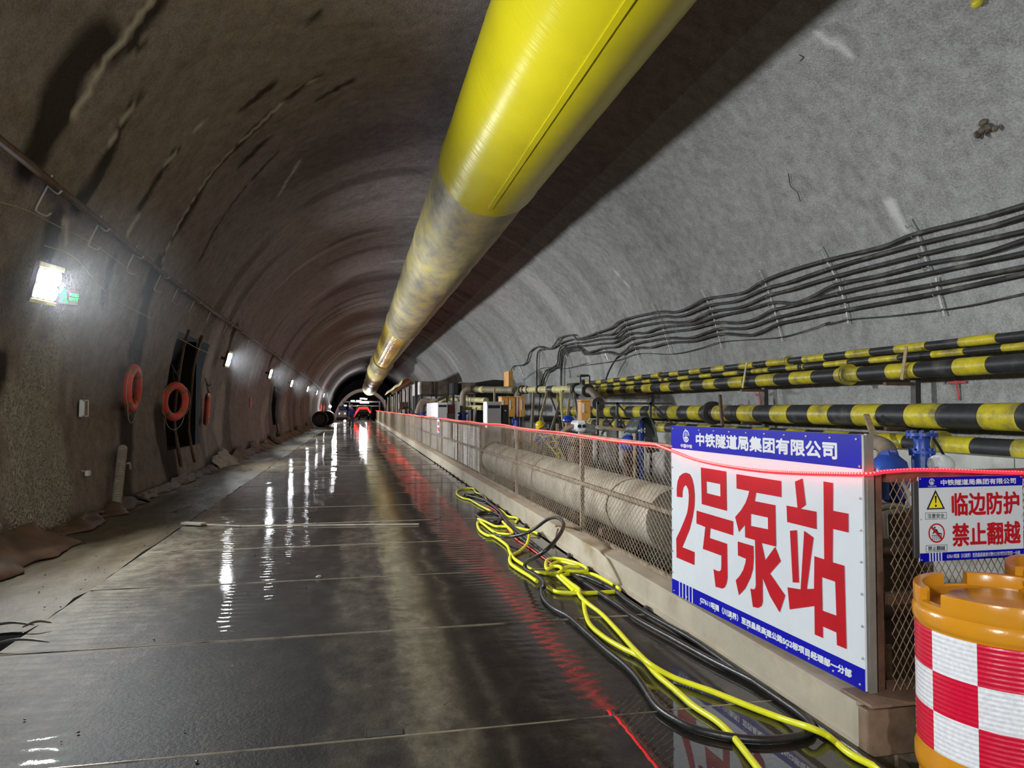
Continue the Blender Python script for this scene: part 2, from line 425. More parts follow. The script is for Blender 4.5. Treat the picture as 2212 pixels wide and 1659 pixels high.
class MB:
    def __init__(self):
        self.v, self.f, self.mi = [], [], []

    def add(self, vs, fs, mi=0):
        k = len(self.v)
        self.v += [tuple(v) for v in vs]
        self.f += [tuple(i + k for i in f) for f in fs]
        self.mi += [mi] * len(fs)
        return self

    def box(self, c, s, rot=None, mi=0):
        c = Vector(c)
        vs = []
        for x, y, z in ((-1, -1, -1), (1, -1, -1), (1, 1, -1), (-1, 1, -1), (-1, -1, 1), (1, -1, 1), (1, 1, 1), (-1, 1, 1)):
            p = Vector((x * s[0] / 2, y * s[1] / 2, z * s[2] / 2))
            vs.append(c + (rot @ p if rot else p))
        return self.add(vs, [(0, 3, 2, 1), (4, 5, 6, 7), (0, 1, 5, 4), (1, 2, 6, 5), (2, 3, 7, 6), (3, 0, 4, 7)], mi)

    def bbox(self, c, s, b=0.01, rot=None, mi=0):
        """box with chamfered edges"""
        c = Vector(c)
        hx, hy, hz = (k / 2 for k in s)
        b = min(b, hx * .9, hy * .9, hz * .9)
        vs, idx = [], {}
        for sx in (-1, 1):
            for sy in (-1, 1):
                for sz in (-1, 1):
                    for ax in range(3):
                        p = [sx * (hx - b), sy * (hy - b), sz * (hz - b)]
                        p[ax] = (sx * hx, sy * hy, sz * hz)[ax]
                        idx[(sx, sy, sz, ax)] = len(vs)
                        p = Vector(p)
                        vs.append(c + (rot @ p if rot else p))
        fs = []
        I = idx
        for s_ in (-1, 1):
            q = [(-1, -1), (1, -1), (1, 1), (-1, 1)]
            q = q if s_ > 0 else q[::-1]
            fs.append([I[(s_, a, d, 0)] for a, d in q])
            fs.append([I[(d, s_, a, 1)] for a, d in q])
            fs.append([I[(a, d, s_, 2)] for a, d in q])
        for a in (-1, 1):
            for d in (-1, 1):
                fs.append([I[(-1, a, d, 1)], I[(1, a, d, 1)], I[(1, a, d, 2)], I[(-1, a, d, 2)]])
                fs.append([I[(a, -1, d, 0)], I[(a, 1, d, 0)], I[(a, 1, d, 2)], I[(a, -1, d, 2)]])
                fs.append([I[(a, d, -1, 0)], I[(a, d, 1, 0)], I[(a, d, 1, 1)], I[(a, d, -1, 1)]])
                for e in (-1, 1):
                    fs.append([I[(a, d, e, 0)], I[(a, d, e, 1)], I[(a, d, e, 2)]])
        return self.add(vs, fs, mi)

    def bar(self, p0, p1, w, h, mi=0):
        p0, p1 = Vector(p0), Vector(p1)
        a, b, d = frame(p1 - p0)
        rot = Matrix((a, b, d)).transposed()
        return self.box((p0 + p1) / 2, (w, h, (p1 - p0).length), rot, mi)

    def tube(self, pts, r, seg=8, closed=False, caps=True, mi=0):
        P = [Vector(p) for p in pts]
        n = len(P)
        rr = r if hasattr(r, '__len__') else [r] * n
        a = None
        vs = []
        for i in range(n):
            if closed:
                d = P[(i + 1) % n] - P[i - 1]
            else:
                d = P[min(i + 1, n - 1)] - P[max(i - 1, 0)]
            d = d.normalized() if d.length > 1e-9 else Vector((0, 0, 1))
            if a is None:
                a = frame(d)[0]
            a = (a - d * a.dot(d))
            a = a.normalized() if a.length > 1e-6 else frame(d)[0]
            b = d.cross(a)
            for k in range(seg):
                t = 2 * math.pi * k / seg
                vs.append(P[i] + (a * math.cos(t) + b * math.sin(t)) * rr[i])
        fs = []
        for i in range(n if closed else n - 1):
            j = (i + 1) % n
            for k in range(seg):
                m = (k + 1) % seg
                fs.append((i * seg + k, i * seg + m, j * seg + m, j * seg + k))
        if caps and not closed:
            fs.append(tuple(range(seg))[::-1])
            fs.append(tuple((n - 1) * seg + k for k in range(seg)))
        return self.add(vs, fs, mi)

    def cyl(self, p0, p1, r0, r1=None, seg=16, caps=True, mi=0):
        return self.tube([p0, p1], [r0, r0 if r1 is None else r1], seg, caps=caps, mi=mi)

    def lathe(self, prof, seg=32, o=(0, 0, 0), rot=None, a0=0.0, a1=2 * math.pi, mi=0):
        o = Vector(o)
        full = abs(a1 - a0 - 2 * math.pi) < 1e-6
        m = seg if full else seg + 1
        vs = []
        for r, z in prof:
            for k in range(m):
                t = a0 + (a1 - a0) * k / seg
                p = Vector((r * math.cos(t), r * math.sin(t), z))
                vs.append(o + (rot @ p if rot else p))
        fs = []
        for i in range(len(prof) - 1):
            for k in range(seg):
                j = (k + 1) % m
                fs.append((i * m + k, i * m + j, (i + 1) * m + j, (i + 1) * m + k))
        if not full:
            fs.append(tuple(i * m for i in range(len(prof))))
            fs.append(tuple(i * m + m - 1 for i in range(len(prof)))[::-1])
        return self.add(vs, fs, mi)

    def ball(self, c, r, seg=16, rings=10, rot=None, mi=0):
        r = r if hasattr(r, '__len__') else (r, r, r)
        vs, fs = [], []
        c = Vector(c)
        for i in range(rings + 1):
            t = math.pi * i / rings
            for k in range(seg):
                p = 2 * math.pi * k / seg
                q = Vector((r[0] * math.sin(t) * math.cos(p), r[1] * math.sin(t) * math.sin(p), r[2] * math.cos(t)))
                vs.append(c + (rot @ q if rot else q))
        for i in range(rings):
            for k in range(seg):
                m = (k + 1) % seg
                fs.append((i * seg + k, (i + 1) * seg + k, (i + 1) * seg + m, i * seg + m))
        return self.add(vs, fs, mi)

    def prism(self, poly, o, u, v, n, depth, mi=0):
        o, u, v, n = Vector(o), Vector(u), Vector(v), Vector(n)
        k = len(poly)
        vs = [o + u * a + v * b for a, b in poly] + [o + u * a + v * b + n * depth for a, b in poly]
        fs = [tuple(range(k))[::-1], tuple(range(k, 2 * k))]
        fs += [(i, (i + 1) % k, (i + 1) % k + k, i + k) for i in range(k)]
        return self.add(vs, fs, mi)

    def mesh(self, name, off=Vector((0, 0, 0))):
        me = bpy.data.meshes.new(name)
        if off.length > 0:
            vs = [(a - off.x, b - off.y, c - off.z) for a, b, c in self.v]
        else:
            vs = self.v
        me.from_pydata(vs, [], self.f)
        if any(self.mi):
            me.polygons.foreach_set('material_index', self.mi)
        return me

    def build(self, name, m, parent=None, smooth=True, local=False, label=None):
        off = Vector((0, 0, 0)) if (local or parent is None) else ORG.get(root_of(parent).name, Vector((0, 0, 0)))
        me = self.mesh(name, off)
        for q in (m if isinstance(m, (list, tuple)) else [m]):
            me.materials.append(q)
        if smooth:
            me.shade_smooth()
            me.set_sharp_from_angle(angle=0.7)
        o = bpy.data.objects.new(name, me)
        COL.objects.link(o)
        if parent:
            o.parent = parent
        if label:
            o['label'] = label
        return o

    def single(self, name, m, label, cat, group=None, smooth=True):
        return tag(self.build(name, m, None, smooth), label, cat, group)

    def structure(self, name, m, smooth=True, label=None):
        return tag(self.build(name, m, None, smooth), label, None, None, 'structure')


def root_of(o):
    while o.parent:
        o = o.parent
    return o


# ------------------------------------------------------------------ value noise for real relief
_rs = np.random.RandomState(3)
_G = _rs.rand(256, 256)


def vnoise(x, y):
    xi, yi = np.floor(x).astype(int), np.floor(y).astype(int)
    fx, fy = x - xi, y - yi
    fx, fy = fx * fx * (3 - 2 * fx), fy * fy * (3 - 2 * fy)
    g = lambda a, b: _G[a % 256, b % 256]
    return (g(xi, yi) * (1 - fx) + g(xi + 1, yi) * fx) * (1 - fy) + (g(xi, yi + 1) * (1 - fx) + g(xi + 1, yi + 1) * fx) * fy


def relief(Y, S):
    d = 0.055 * (vnoise(Y * 0.8 + 3, S * 0.35 + 9) - 0.5) + 0.030 * (vnoise(Y * 2.7, S * 1.1) - 0.5)
    d += 0.018 * (vnoise(Y * 7, S * 5) - 0.5)
    d += (0.004 + 0.010 * np.clip((Y - 15) / 20, 0, 1)) * np.sin(2 * np.pi * Y / 1.05 + 7 * vnoise(Y * 0.25, S * 0.2))
    return d


# ------------------------------------------------------------------ tunnel lining
NY0, NY1, NZ0, NZ1 = 14.9, 18.1, 0.62, 2.95        # equipment niche in the left wall
MY0, MY1, MZ0, MZ1 = 33.0, 35.4, 0.7, 2.4          # second niche further on
ys = np.concatenate([np.arange(-14, 2, 0.5), np.arange(2, 30, 0.085), np.arange(30, 60, 0.2), np.arange(60, 140.1, 0.5)])


def stroke_mask(Y, S, pts, w, noise=0.5):
    """distance mask to a polyline of (pixel) points lying on the lining"""
    Q = []
    for p in pts:
        q = onwall(p[0], p[1], 0.0)
        th = math.atan2(q.z - ZC, q.x - XC)
        Q.append((q.y, R * (th + 2 * math.pi if th < -math.pi / 2 else th)))
    best = np.full(Y.shape, 9.0)
    wob = (vnoise(Y * 3 + 11, S * 2.3) - 0.5)
    for (a0, a1), (b0, b1) in zip(Q, Q[1:]):
        dx, dy = b0 - a0, b1 - a1
        t = np.clip(((Y - a0) * dx + (S - a1) * dy) / (dx * dx + dy * dy + 1e-9), 0, 1)
        dd = np.hypot(Y - a0 - t * dx, S - a1 - t * dy)
        best = np.minimum(best, dd)
    k = best / (w * (1 + noise * 2 * wob))
    return np.clip(2.6 - 2.6 * k, 0, 1)


DARK = [([(217, 98), (150, 190), (115, 270), (80, 345)], 0.30), ([(345, 5), (268, 100), (225, 150)], 0.14),
        ([(290, 222), (239, 315), (200, 400), (170, 440)], 0.16), ([(376, 325), (340, 385), (300, 450)], 0.13),
        ([(585, 245), (520, 310), (460, 372), (420, 435), (385, 495), (350, 555)], 0.15), ([(586, 181), (524, 235)], 0.10),
        ([(687, 166), (622, 213)], 0.07), ([(760, 175), (685, 215)], 0.07), ([(585, 300), (525, 355)], 0.07),
        ([(690, 25), (670, 45)], 0.10), ([(320, 98), (255, 112)], 0.05),
        ([(336, 570), (310, 660), (290, 770), (282, 820)], 0.30), ([(122, 478), (108, 545)], 0.16), ([(238, 570), (228, 650)], 0.14),
        ([(275, 930), (262, 1050)], 0.45), ([(75, 770), (60, 820)], 0.22), ([(12, 780), (5, 840)], 0.2),
        ([(340, 925), (370, 1010)], 0.5), ([(600, 330), (430, 560)], 0.05), ([(505, 715), (490, 770)], 0.25), ([(588, 770), (580, 800)], 0.3)]
PALE = [([(333, 0), (268, 90), (231, 137), (195, 195), (159, 253)], 0.055), ([(297, 217), (264, 262), (239, 307)], 0.05),
        ([(383, 318), (351, 362)], 0.045), ([(297, 467), (275, 510)], 0.05), ([(460, 240), (392, 312)], 0.02),
        ([(604, 228), (542, 286), (499, 325), (463, 365), (434, 405), (398, 463), (372, 514), (349, 564)], 0.042),
        ([(687, 168), (655, 188)], 0.03), ([(140, 470), (146, 520)], 0.04), ([(650, 345), (600, 420)], 0.04),
        ([(1925, 440), (1955, 495)], 0.09), ([(1775, 70), (1840, 120)], 0.05), ([(1318, 575), (1360, 625)], 0.03), ([(1670, 640), (1700, 690)], 0.03)]
ROUGH_LIT = [([(100, 820), (95, 950), (110, 1080)], 0.75), ([(50, 900), (60, 1050)], 0.6), ([(478, 860), (470, 930)], 0.45), ([(576, 872), (566, 915)], 0.5), ([(614, 875), (610, 905)], 0.5)]  # rough pale shotcrete, painted paler for the lamp light grazing it


def shell(name, th0, th1, m, niches=False, marks=True):
    n = max(6, int(abs(th1 - th0) * R / 0.085))
    th = np.linspace(th0, th1, n + 1)
    YY, TT = np.meshgrid(ys, th, indexing='ij')
    SS = TT * R
    rr = R - relief(YY, SS)
    co = np.stack([XC + rr * np.cos(TT), YY, ZC + rr * np.sin(TT)], -1).reshape(-1, 3)
    ny, nt = YY.shape
    a = (np.arange(ny - 1)[:, None] * nt + np.arange(nt - 1)[None, :])
    quads = np.stack([a, a + 1, a + nt + 1, a + nt], -1).reshape(-1, 4)
    if niches:
        c = co[quads].mean(1)
        out = ((c[:, 1] > NY0) & (c[:, 1] < NY1) & (c[:, 2] > NZ0) & (c[:, 2] < NZ1)) | ((c[:, 1] > MY0) & (c[:, 1] < MY1) & (c[:, 2] > MZ0) & (c[:, 2] < MZ1))
        quads = quads[~out]
    me = bpy.data.meshes.new(name)
    me.from_pydata(co.tolist(), [], quads.tolist())
    me.materials.append(m)
    me.shade_smooth()
    at = me.color_attributes.new('marks', 'FLOAT_COLOR', 'POINT')
    k = np.zeros((ny * nt, 4), np.float32)
    k[:, 3] = 1
    if marks:
        near = YY < 60
        for ch, lst, nz, lim in ((0, DARK, 0.6, 0.92), (1, PALE, 0.35, 0.75), (2, ROUGH_LIT, 0.5, 1.0)):
            acc = np.zeros(YY.shape)
            for pts, w in lst:
                acc = np.maximum(acc, stroke_mask(YY, SS, pts, w, nz))
            if ch == 0:      # damp runs on the rings further in
                run = np.clip((vnoise(YY * 1.15 + 40, SS * 0.28) - 0.60) * 5, 0, 1) * np.clip((YY - 9) / 8, 0, 1)
                acc = np.maximum(acc, run * (0.5 if name != 'wall_right' else 0.22))
            if ch == 1:
                run = np.clip((vnoise(YY * 1.4 + 90, SS * 0.25 + 5) - 0.80) * 7, 0, 1) * np.clip((YY - 14) / 8, 0, 1)
                acc = np.maximum(acc, run * 0.4)
            k[:, ch] = (acc * lim).ravel()
    at.data.foreach_set('color', k.ravel())
    o = bpy.data.objects.new(name, me)
    COL.objects.link(o)
    return tag(o, kind='structure')


TL0 = math.pi + math.asin(2.1 / R)       # left foot
TLP = math.pi - math.asin((3.75 - ZC) / R)
TR1 = math.asin((4.0 - ZC) / R)
TR0 = -math.asin(2.1 / R)
shell('wall_left', TLP, TL0, M['wall_left'], niches=True)
shell('ceiling', TR1 + 0.55, TLP, M['wall_left'])
shell('wall_right', TR0, TR1 + 0.55, M['wall_right'])
# both tunnel ends closed off
for yb, nm in ((-14, 'wall_back'), (140, 'wall_front')):
    b = MB()
    N = 48
    b.add([wallpt(2 * math.pi * i / N, yb) for i in range(N)], [tuple(range(N)) if yb < 0 else tuple(range(N))[::-1]])
    b.structure(nm, M['wall_left'])


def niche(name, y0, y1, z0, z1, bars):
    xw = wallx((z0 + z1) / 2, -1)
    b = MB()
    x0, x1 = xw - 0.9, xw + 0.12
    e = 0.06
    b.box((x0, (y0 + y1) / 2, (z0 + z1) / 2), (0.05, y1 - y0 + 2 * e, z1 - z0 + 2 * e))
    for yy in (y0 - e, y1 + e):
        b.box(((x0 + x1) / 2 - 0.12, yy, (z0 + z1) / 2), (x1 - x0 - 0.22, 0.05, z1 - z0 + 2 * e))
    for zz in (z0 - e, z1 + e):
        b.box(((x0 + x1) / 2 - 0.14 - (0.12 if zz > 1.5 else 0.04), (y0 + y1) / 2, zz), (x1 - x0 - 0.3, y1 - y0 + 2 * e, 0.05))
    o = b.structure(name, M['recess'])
    for k, yy in enumerate(bars):
        pts = [(wallx(z, -1) + 0.02 + 0.02 * math.sin(z * 4 + k), yy + 0.03 * math.sin(3 * z + k), z) for z in np.linspace(z0 - 0.35, z1 + 0.1, 9)]
        MB().tube(pts, 0.035, 6).build('upright_bar', M['rust'], o)
    if bars:
        MB().tube([(wallx(z1 - .15, -1) + .05, y0 - .1, z1 - 0.13), (wallx(z1 - .15, -1) + .05, (y0 + y1) / 2, z1 - 0.2), (wallx(z1 - .15, -1) + .05, y1 + .1, z1 - 0.22)], 0.008, 5).build('wire', M['rope'], o)
    return o


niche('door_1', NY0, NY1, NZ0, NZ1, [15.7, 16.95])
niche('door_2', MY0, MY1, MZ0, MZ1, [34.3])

# ------------------------------------------------------------------ floor
XL, XR = -2.08, 2.04
b = MB()
b.box(((XL + XR) / 2, 63, -0.12), (XR - XL + 0.1, 154, 0.1))
floor = b.structure('floor', M['pit'])
J0, JS = 3.28, 1.55
me_slab, me_strip, me_slot = None, None, None
NEARN = 44
k0 = -4
for k in range(k0, 90):
    y0 = J0 + JS * k
    if me_slab is None:
        s = MB().bbox((0, JS / 2, -0.035), (XR - XL, JS - 0.012, 0.07), 0.006)
        so = s.build('road_slab', M['slab'], floor, smooth=False, local=True)
        me_slab = so.data
        st = MB().bbox((0, 0, -0.004), (XR - XL - 0.03, 0.008, 0.015), 0.002).build('joint_strip', M['strip'], floor, smooth=False, local=True)
        me_strip = st.data
    else:
        so = bpy.data.objects.new('road_slab', me_slab)
        st = bpy.data.objects.new('joint_strip', me_strip)
        for q in (so, st):
            COL.objects.link(q)
            q.parent = floor
    so.location = ((XL + XR) / 2 + rnd.uniform(-.012, .012), y0, rnd.uniform(-.003, .001))
    so.rotation_euler = (rnd.uniform(-.0016, .0016), rnd.uniform(-.0008, .0008), rnd.uniform(-.0015, .0015))
    st.location = ((XL + XR) / 2, y0, 0.0)
    st.rotation_euler = (0, 0, rnd.uniform(-.001, .001))
    if -2 < k < 8:
        xs = 0.13 if k < 3 else rnd.uniform(-.4, .3)
        if me_slot is None:
            sl = MB()
            sl.box((0, 0, 0.0005), (0.16, 0.06, 0.003))
            for sx in (-1, 1):
                sl.box((sx * 0.081, 0, 0.001), (0.006, 0.064, 0.006))
            sl = sl.build('lifting_slot', M['dsteel'], floor, smooth=False, local=True)
            me_slot = sl.data
        else:
            sl = bpy.data.objects.new('lifting_slot', me_slot)
            COL.objects.link(sl)
            sl.parent = floor
        sl.location = (xs, y0 + 0.045, 0)

# muddy verge between the road plates and the left wall, with a cut across it
GY0, GY1 = 4.98, 5.34


def verge(y0, y1):
    b = MB()
    n = max(2, int((y1 - y0) / 0.12))
    m = 18
    yv = np.linspace(y0, y1, n + 1)
    xv = np.linspace(-3.75, XL - 0.012, m + 1)
    YY, XX = np.meshgrid(yv, xv, indexing='ij')
    edge = np.clip((XX - (XL - 0.16)) / 0.16, 0, 1)
    bite = (vnoise(YY * 2.1, XX * 0 + 4) - 0.45) * 0.10 * edge
    ZZ = -0.004 + 0.022 * (vnoise(YY * 1.1, XX * 1.6) - 0.5) + 0.02 * (vnoise(YY * 5, XX * 6) - 0.5) + 0.05 * np.clip((-3.0 - XX) / 0.5, 0, 1) - np.clip(bite, 0, 1) * 0.5
    co = np.stack([XX - edge * np.abs(bite) * 0.6, YY, ZZ], -1).reshape(-1, 3)
    q = (np.arange(n)[:, None] * (m + 1) + np.arange(m)[None, :])
    fs = np.stack([q, q + m + 1, q + m + 2, q + 1], -1).reshape(-1, 4)
    b.add(co.tolist(), fs.tolist())
    return b


verge(-14, GY0).structure('trim_1', M['mud'], label='wet mud verge along the left wall, nearer the camera than the cut')
verge(GY1, 140).structure('trim_2', M['mud'], label='wet mud verge along the left wall, beyond the cut')
b = MB()
b.box((-2.9, (GY0 + GY1) / 2, -0.55), (1.8, 0.6, 0.06))
for yy in (GY0 - .03, GY1 + .03):
    b.box((-2.9, yy, -0.31), (1.66, .05, .56))
b.box((XL + .03, (GY0 + GY1) / 2, -.31), (.05, .5, .5))
b.structure('trim_3', M['recess'], smooth=False)

# ground of the pump pit and the ledge at the foot of the right wall
b = MB()
b.box((4.75, 63, -0.66), (5.7, 154, 0.1))
b.structure('trim_4', M['pit'], label='dark ground of the pump pit')
b = MB()
for i in range(10):
    b.box((7.0, 0.2 + i * 2.0 + 1.0, 0.15), (0.75, 1.985, 1.55 + 0.02 * math.sin(i * 7)))
b.structure('trim_5', M['pconc'], smooth=False, label='pale concrete ledge at the foot of the right wall')

# ------------------------------------------------------------------ kerb beam along the road and the beam across its end
YE = 2.74
kb = MB()
prof = [(2.075, 0.0), (2.075, 0.022), (2.098, 0.03), (2.098, 0.185), (2.072, 0.195), (2.072, 0.214), (2.30, 0.214), (2.30, 0.0)]


def extrude_y(b, prof, y0, y1):
    n = len(prof)
    b.add([(x, y0, z) for x, z in prof] + [(x, y1, z) for x, z in prof],
          [tuple(range(n)), tuple(range(n, 2 * n))[::-1]] + [(i, i + n, (i + 1) % n + n, (i + 1) % n) for i in range(n)])


kerb = thing('kerb_beam', 'long muddy beige steel kerb beam under the mesh fence along the road', 'beam', (2.19, YE, 0))
edges = [YE - 0.02, 8.9, 14.9, 20.9, 26.9, 32.9, 44.9, 56.9, 68.9, 84.0]
for i, (y0, y1) in enumerate(zip(edges, edges[1:])):
    q = MB()
    extrude_y(q, prof, y0, y1 - 0.01)
    q.build('beam_length', M['beige'], kerb, smooth=False)
# clips along the foot of the kerb
for i in range(26):
    yy = 3.7 + i * 0.62 + rnd.uniform(-.05, .05)
    MB().bbox((2.045, yy, 0.018), (0.03, 0.05, 0.03), 0.004).build('clip', M['dsteel'], kerb, smooth=False)

eb = thing('end_beam', 'rusty brown steel beam lying across the end of the kerb, below the end fence', 'beam', (3.2, YE, 0))
q = MB()
q.bbox((3.28, YE - 0.055, 0.10), (2.41, 0.06, 0.195), 0.006)
q.build('web', M['rustbeam'], eb, smooth=False)
q = MB()
q.bbox((3.28, YE - 0.02, 0.2235), (2.42, 0.20, 0.014), 0.004)
q.build('top_flange', M['rustbeam'], eb, smooth=False)

# ------------------------------------------------------------------ mesh fences
FX = 2.20
ZB, ZT = 0.232, 1.165


def wires(b, o, u, L, z0, z1, w=0.074, hgt=0.056, r=0.0019):
    """diamond mesh of thin bars in the plane through o along u"""
    o, u = Vector(o), Vector(u)
    hh = z1 - z0
    run = hh * w / hgt
    nrm = u.cross(Vector((0, 0, 1)))
    k = -int(run / w) - 1
    while k * w < L:
        a = k * w
        for sgn in (1, -1):
            ua, ub = (a, a + run) if sgn > 0 else (a + run, a)
            za, zb = 0.0, hh
            # clip to 0..L
            lo, hi = 0.0, 1.0
            for lim, s_ in ((0.0, 1), (L, -1)):
                fa, fb = s_ * (ua - lim), s_ * (ub - lim)
                if fa < 0 and fb < 0:
                    lo, hi = 1, 0
                elif fa < 0:
                    lo = max(lo, fa / (fa - fb))
                elif fb < 0:
                    hi = min(hi, fa / (fa - fb))
            if hi - lo > 0.02:
                p0 = o + u * (ua + (ub - ua) * lo) + Vector((0, 0, z0 + hh * lo)) + nrm * (0.0012 * sgn)
                p1 = o + u * (ua + (ub - ua) * hi) + Vector((0, 0, z0 + hh * hi)) + nrm * (0.0012 * sgn)
                b.tube([p0, p1], r, 3, caps=False)
        k += 1
    return b


fence = thing('mesh_fence', 'long rusty diamond mesh fence standing on the kerb beam along the road', 'fence', (FX, YE, 0.23))
posts_y = [YE + 0.06, 3.93] + [3.93 + 3.04 * i for i in range(1, 27)]
for i, py in enumerate(posts_y):
    q = MB()
    q.box((FX + 0.02, py, 0.70), (0.038, 0.038, 0.98))
    q.build('post', M['fencerust'], fence, smooth=False)
for i, (y0, y1) in enumerate(zip(posts_y, posts_y[1:])):
    for nm, zz, s_ in (('top_rail', 1.17, .04), ('middle_rail', 0.70, .032), ('bottom_rail', 0.235, .03)):
        MB().box((FX + 0.02, (y0 + y1) / 2, zz), (s_, y1 - y0 - 0.05, s_)).build(nm, M['fencerust'], fence, smooth=False)
    o = wires(MB(), (FX - 0.008, y0 + 0.02, 0), (0, 1, 0), y1 - y0 - 0.04, ZB, ZT).build('mesh_sheet', M['wire'], fence, smooth=False)
    o['kind'] = 'stuff'

efence = thing('end_fence', 'rusty diamond mesh fence across the pit behind the orange drums, facing the camera', 'fence', (3.3, YE, 0.2))
for xx in (2.225, 4.4):
    MB().box((xx, YE + 0.03, 0.69), (0.03, 0.04, 0.95)).build('post', M['rust'], efence, smooth=False)
for nm, zz in (('top_rail', 1.15), ('middle_rail', 0.62), ('bottom_rail', 0.235)):
    MB().box((3.33, YE + 0.03, zz), (2.14, 0.045, 0.045)).build(nm, M['rust'], efence, smooth=False)
o = wires(MB(), (2.27, YE, 0), (1, 0, 0), 2.1, ZB, 1.14, w=0.0345, hgt=0.060, r=0.0021).build('mesh_sheet', M['wiredark'], efence, smooth=False)
o['kind'] = 'stuff'

# ------------------------------------------------------------------ flat lettering
_tx = {}


def text_mesh(body):
    """outline of a line of text as flat faces, scaled to the unit box"""
    if body not in _tx:
        c = bpy.data.curves.new('t', 'FONT')
        c.body = body
        o = bpy.data.objects.new('t', c)
        COL.objects.link(o)
        dg = bpy.context.evaluated_depsgraph_get()
        me = bpy.data.meshes.new_from_object(o.evaluated_get(dg))
        vs = [(v.co.x, v.co.y) for v in me.vertices]
        fs = [tuple(p.vertices) for p in me.polygons]
        bpy.data.objects.remove(o)
        bpy.data.meshes.remove(me)
        x0, x1 = min(v[0] for v in vs), max(v[0] for v in vs)
        y0, y1 = min(v[1] for v in vs), max(v[1] for v in vs)
        _tx[body] = ([((x - x0) / (x1 - x0), 1 - (y - y0) / (y1 - y0)) for x, y in vs], fs, (x1 - x0) / (y1 - y0))
    return _tx[body]


class Plane:
    """flat sign face: origin at the top left, u to the right, v downwards, n towards the viewer (metres)"""

    def __init__(s, o, u, v, n):
        s.o, s.u, s.v, s.n = Vector(o), Vector(u).normalized(), Vector(v).normalized(), Vector(n).normalized()

    def at(s, a, b_, h=0.0):
        return s.o + s.u * a + s.v * b_ + s.n * h

    def poly(s, b, pts, h, mi=0):
        vs = [s.at(x, y, h) for x, y in pts]
        fs = [tuple(range(len(vs)))]
        nn = (vs[1] - vs[0]).cross(vs[2] - vs[0])
        return b.add(vs, fs, mi)

    def rect(s, b, x0, y0, x1, y1, h, mi=0):
        return s.poly(b, [(x0, y0), (x0, y1), (x1, y1), (x1, y0)], h, mi)

    def text(s, body, box, m, parent, bold=0.0, h=0.0016, name='lettering', b=None):
        vs, fs, asp = text_mesh(body)
        x0, y0, x1, y1 = box
        own = b is None
        b = b or MB()
        offs = [(0, 0)]
        if bold:
            offs = [(math.cos(i * math.pi / 4) * bold, math.sin(i * math.pi / 4) * bold) for i in range(8)]
        for i, (dx, dy) in enumerate(offs):
            b.add([s.at(x0 + bold + (x1 - x0 - 2 * bold) * x + dx, y0 + bold + (y1 - y0 - 2 * bold) * y + dy, h + i * 2e-5) for x, y in vs], fs)
        return b.build(name, m, parent, smooth=False) if own else b

    def shape(s, outlines, m, parent, h=0.0016, name='lettering'):
        """filled outlines (a hole is an outline inside another)"""
        c = bpy.data.curves.new('t', 'CURVE')
        c.dimensions = '2D'
        c.fill_mode = 'BOTH'
        for pl in outlines:
            sp = c.splines.new('POLY')
            sp.points.add(len(pl) - 1)
            for p, q in zip(sp.points, pl):
                p.co = (q[0], q[1], 0, 1)
            sp.use_cyclic_u = True
        o = bpy.data.objects.new('t', c)
        COL.objects.link(o)
        dg = bpy.context.evaluated_depsgraph_get()
        me = bpy.data.meshes.new_from_object(o.evaluated_get(dg))
        b = MB().add([s.at(v.co.x, v.co.y, h) for v in me.vertices], [tuple(p.vertices) for p in me.polygons])
        bpy.data.objects.remove(o)
        bpy.data.meshes.remove(me)
        return b.build(name, m, parent, smooth=False)


def homography(src, dst):
    A = []
    for (x, y), (u, v) in zip(src, dst):
        A += [[x, y, 1, 0, 0, 0, -u * x, -u * y, -u], [0, 0, 0, x, y, 1, -v * x, -v * y, -v]]
    h = np.linalg.svd(np.array(A, float))[2][-1].reshape(3, 3)

    def f(p):
        q = h @ np.array([p[0], p[1], 1.0])
        return (q[0] / q[2], q[1] / q[2])
    return f


def circle(cx, cy, r, n=32, a0=0, a1=2 * math.pi):
    return [(cx + r * math.cos(a0 + (a1 - a0) * i / n), cy + r * math.sin(a0 + (a1 - a0) * i / n)) for i in range(n if abs(a1 - a0) > 6.28 else n + 1)]


def emblem(P, cx, cy, r, m, parent, h=0.0016):
    """round open ring with a standing rail-like stem, two cross arcs and a base block"""
    ring = circle(cx, cy, r, 40, 0.45, 0.45 + 5.75) + circle(cx, cy, r * 0.80, 40, 0.45 + 5.75, 0.45)
    sh = [ring]
    sh.append([(cx - r * .12, cy - r * .72), (cx + r * .12, cy - r * .72), (cx + r * .06, cy - r * .5), (cx + r * .06, cy + r * .1), (cx - r * .06, cy + r * .1), (cx - r * .06, cy - r * .5)])
    sh.append([(cx - r * .62, cy + r * .12), (cx + r * .62, cy + r * .12), (cx + r * .55, cy + r * .42), (cx - r * .55, cy + r * .42)])
    sh.append([(cx - r * .5, cy + r * .50), (cx + r * .5, cy + r * .50), (cx + r * .36, cy + r * .68), (cx - r * .36, cy + r * .68)])
    for s_ in (-1, 1):
        sh.append([(cx + s_ * r * .14, cy + r * .08), (cx + s_ * r * .55, cy - r * .34), (cx + s_ * r * .62, cy - r * .25), (cx + s_ * r * .24, cy + r * .08)])
        sh.append([(cx + s_ * r * .10, cy - r * .30), (cx + s_ * r * .40, cy - r * .52), (cx + s_ * r * .45, cy - r * .45), (cx + s_ * r * .10, cy - r * .21)])
    return P.shape(sh, m, parent, h, 'emblem')


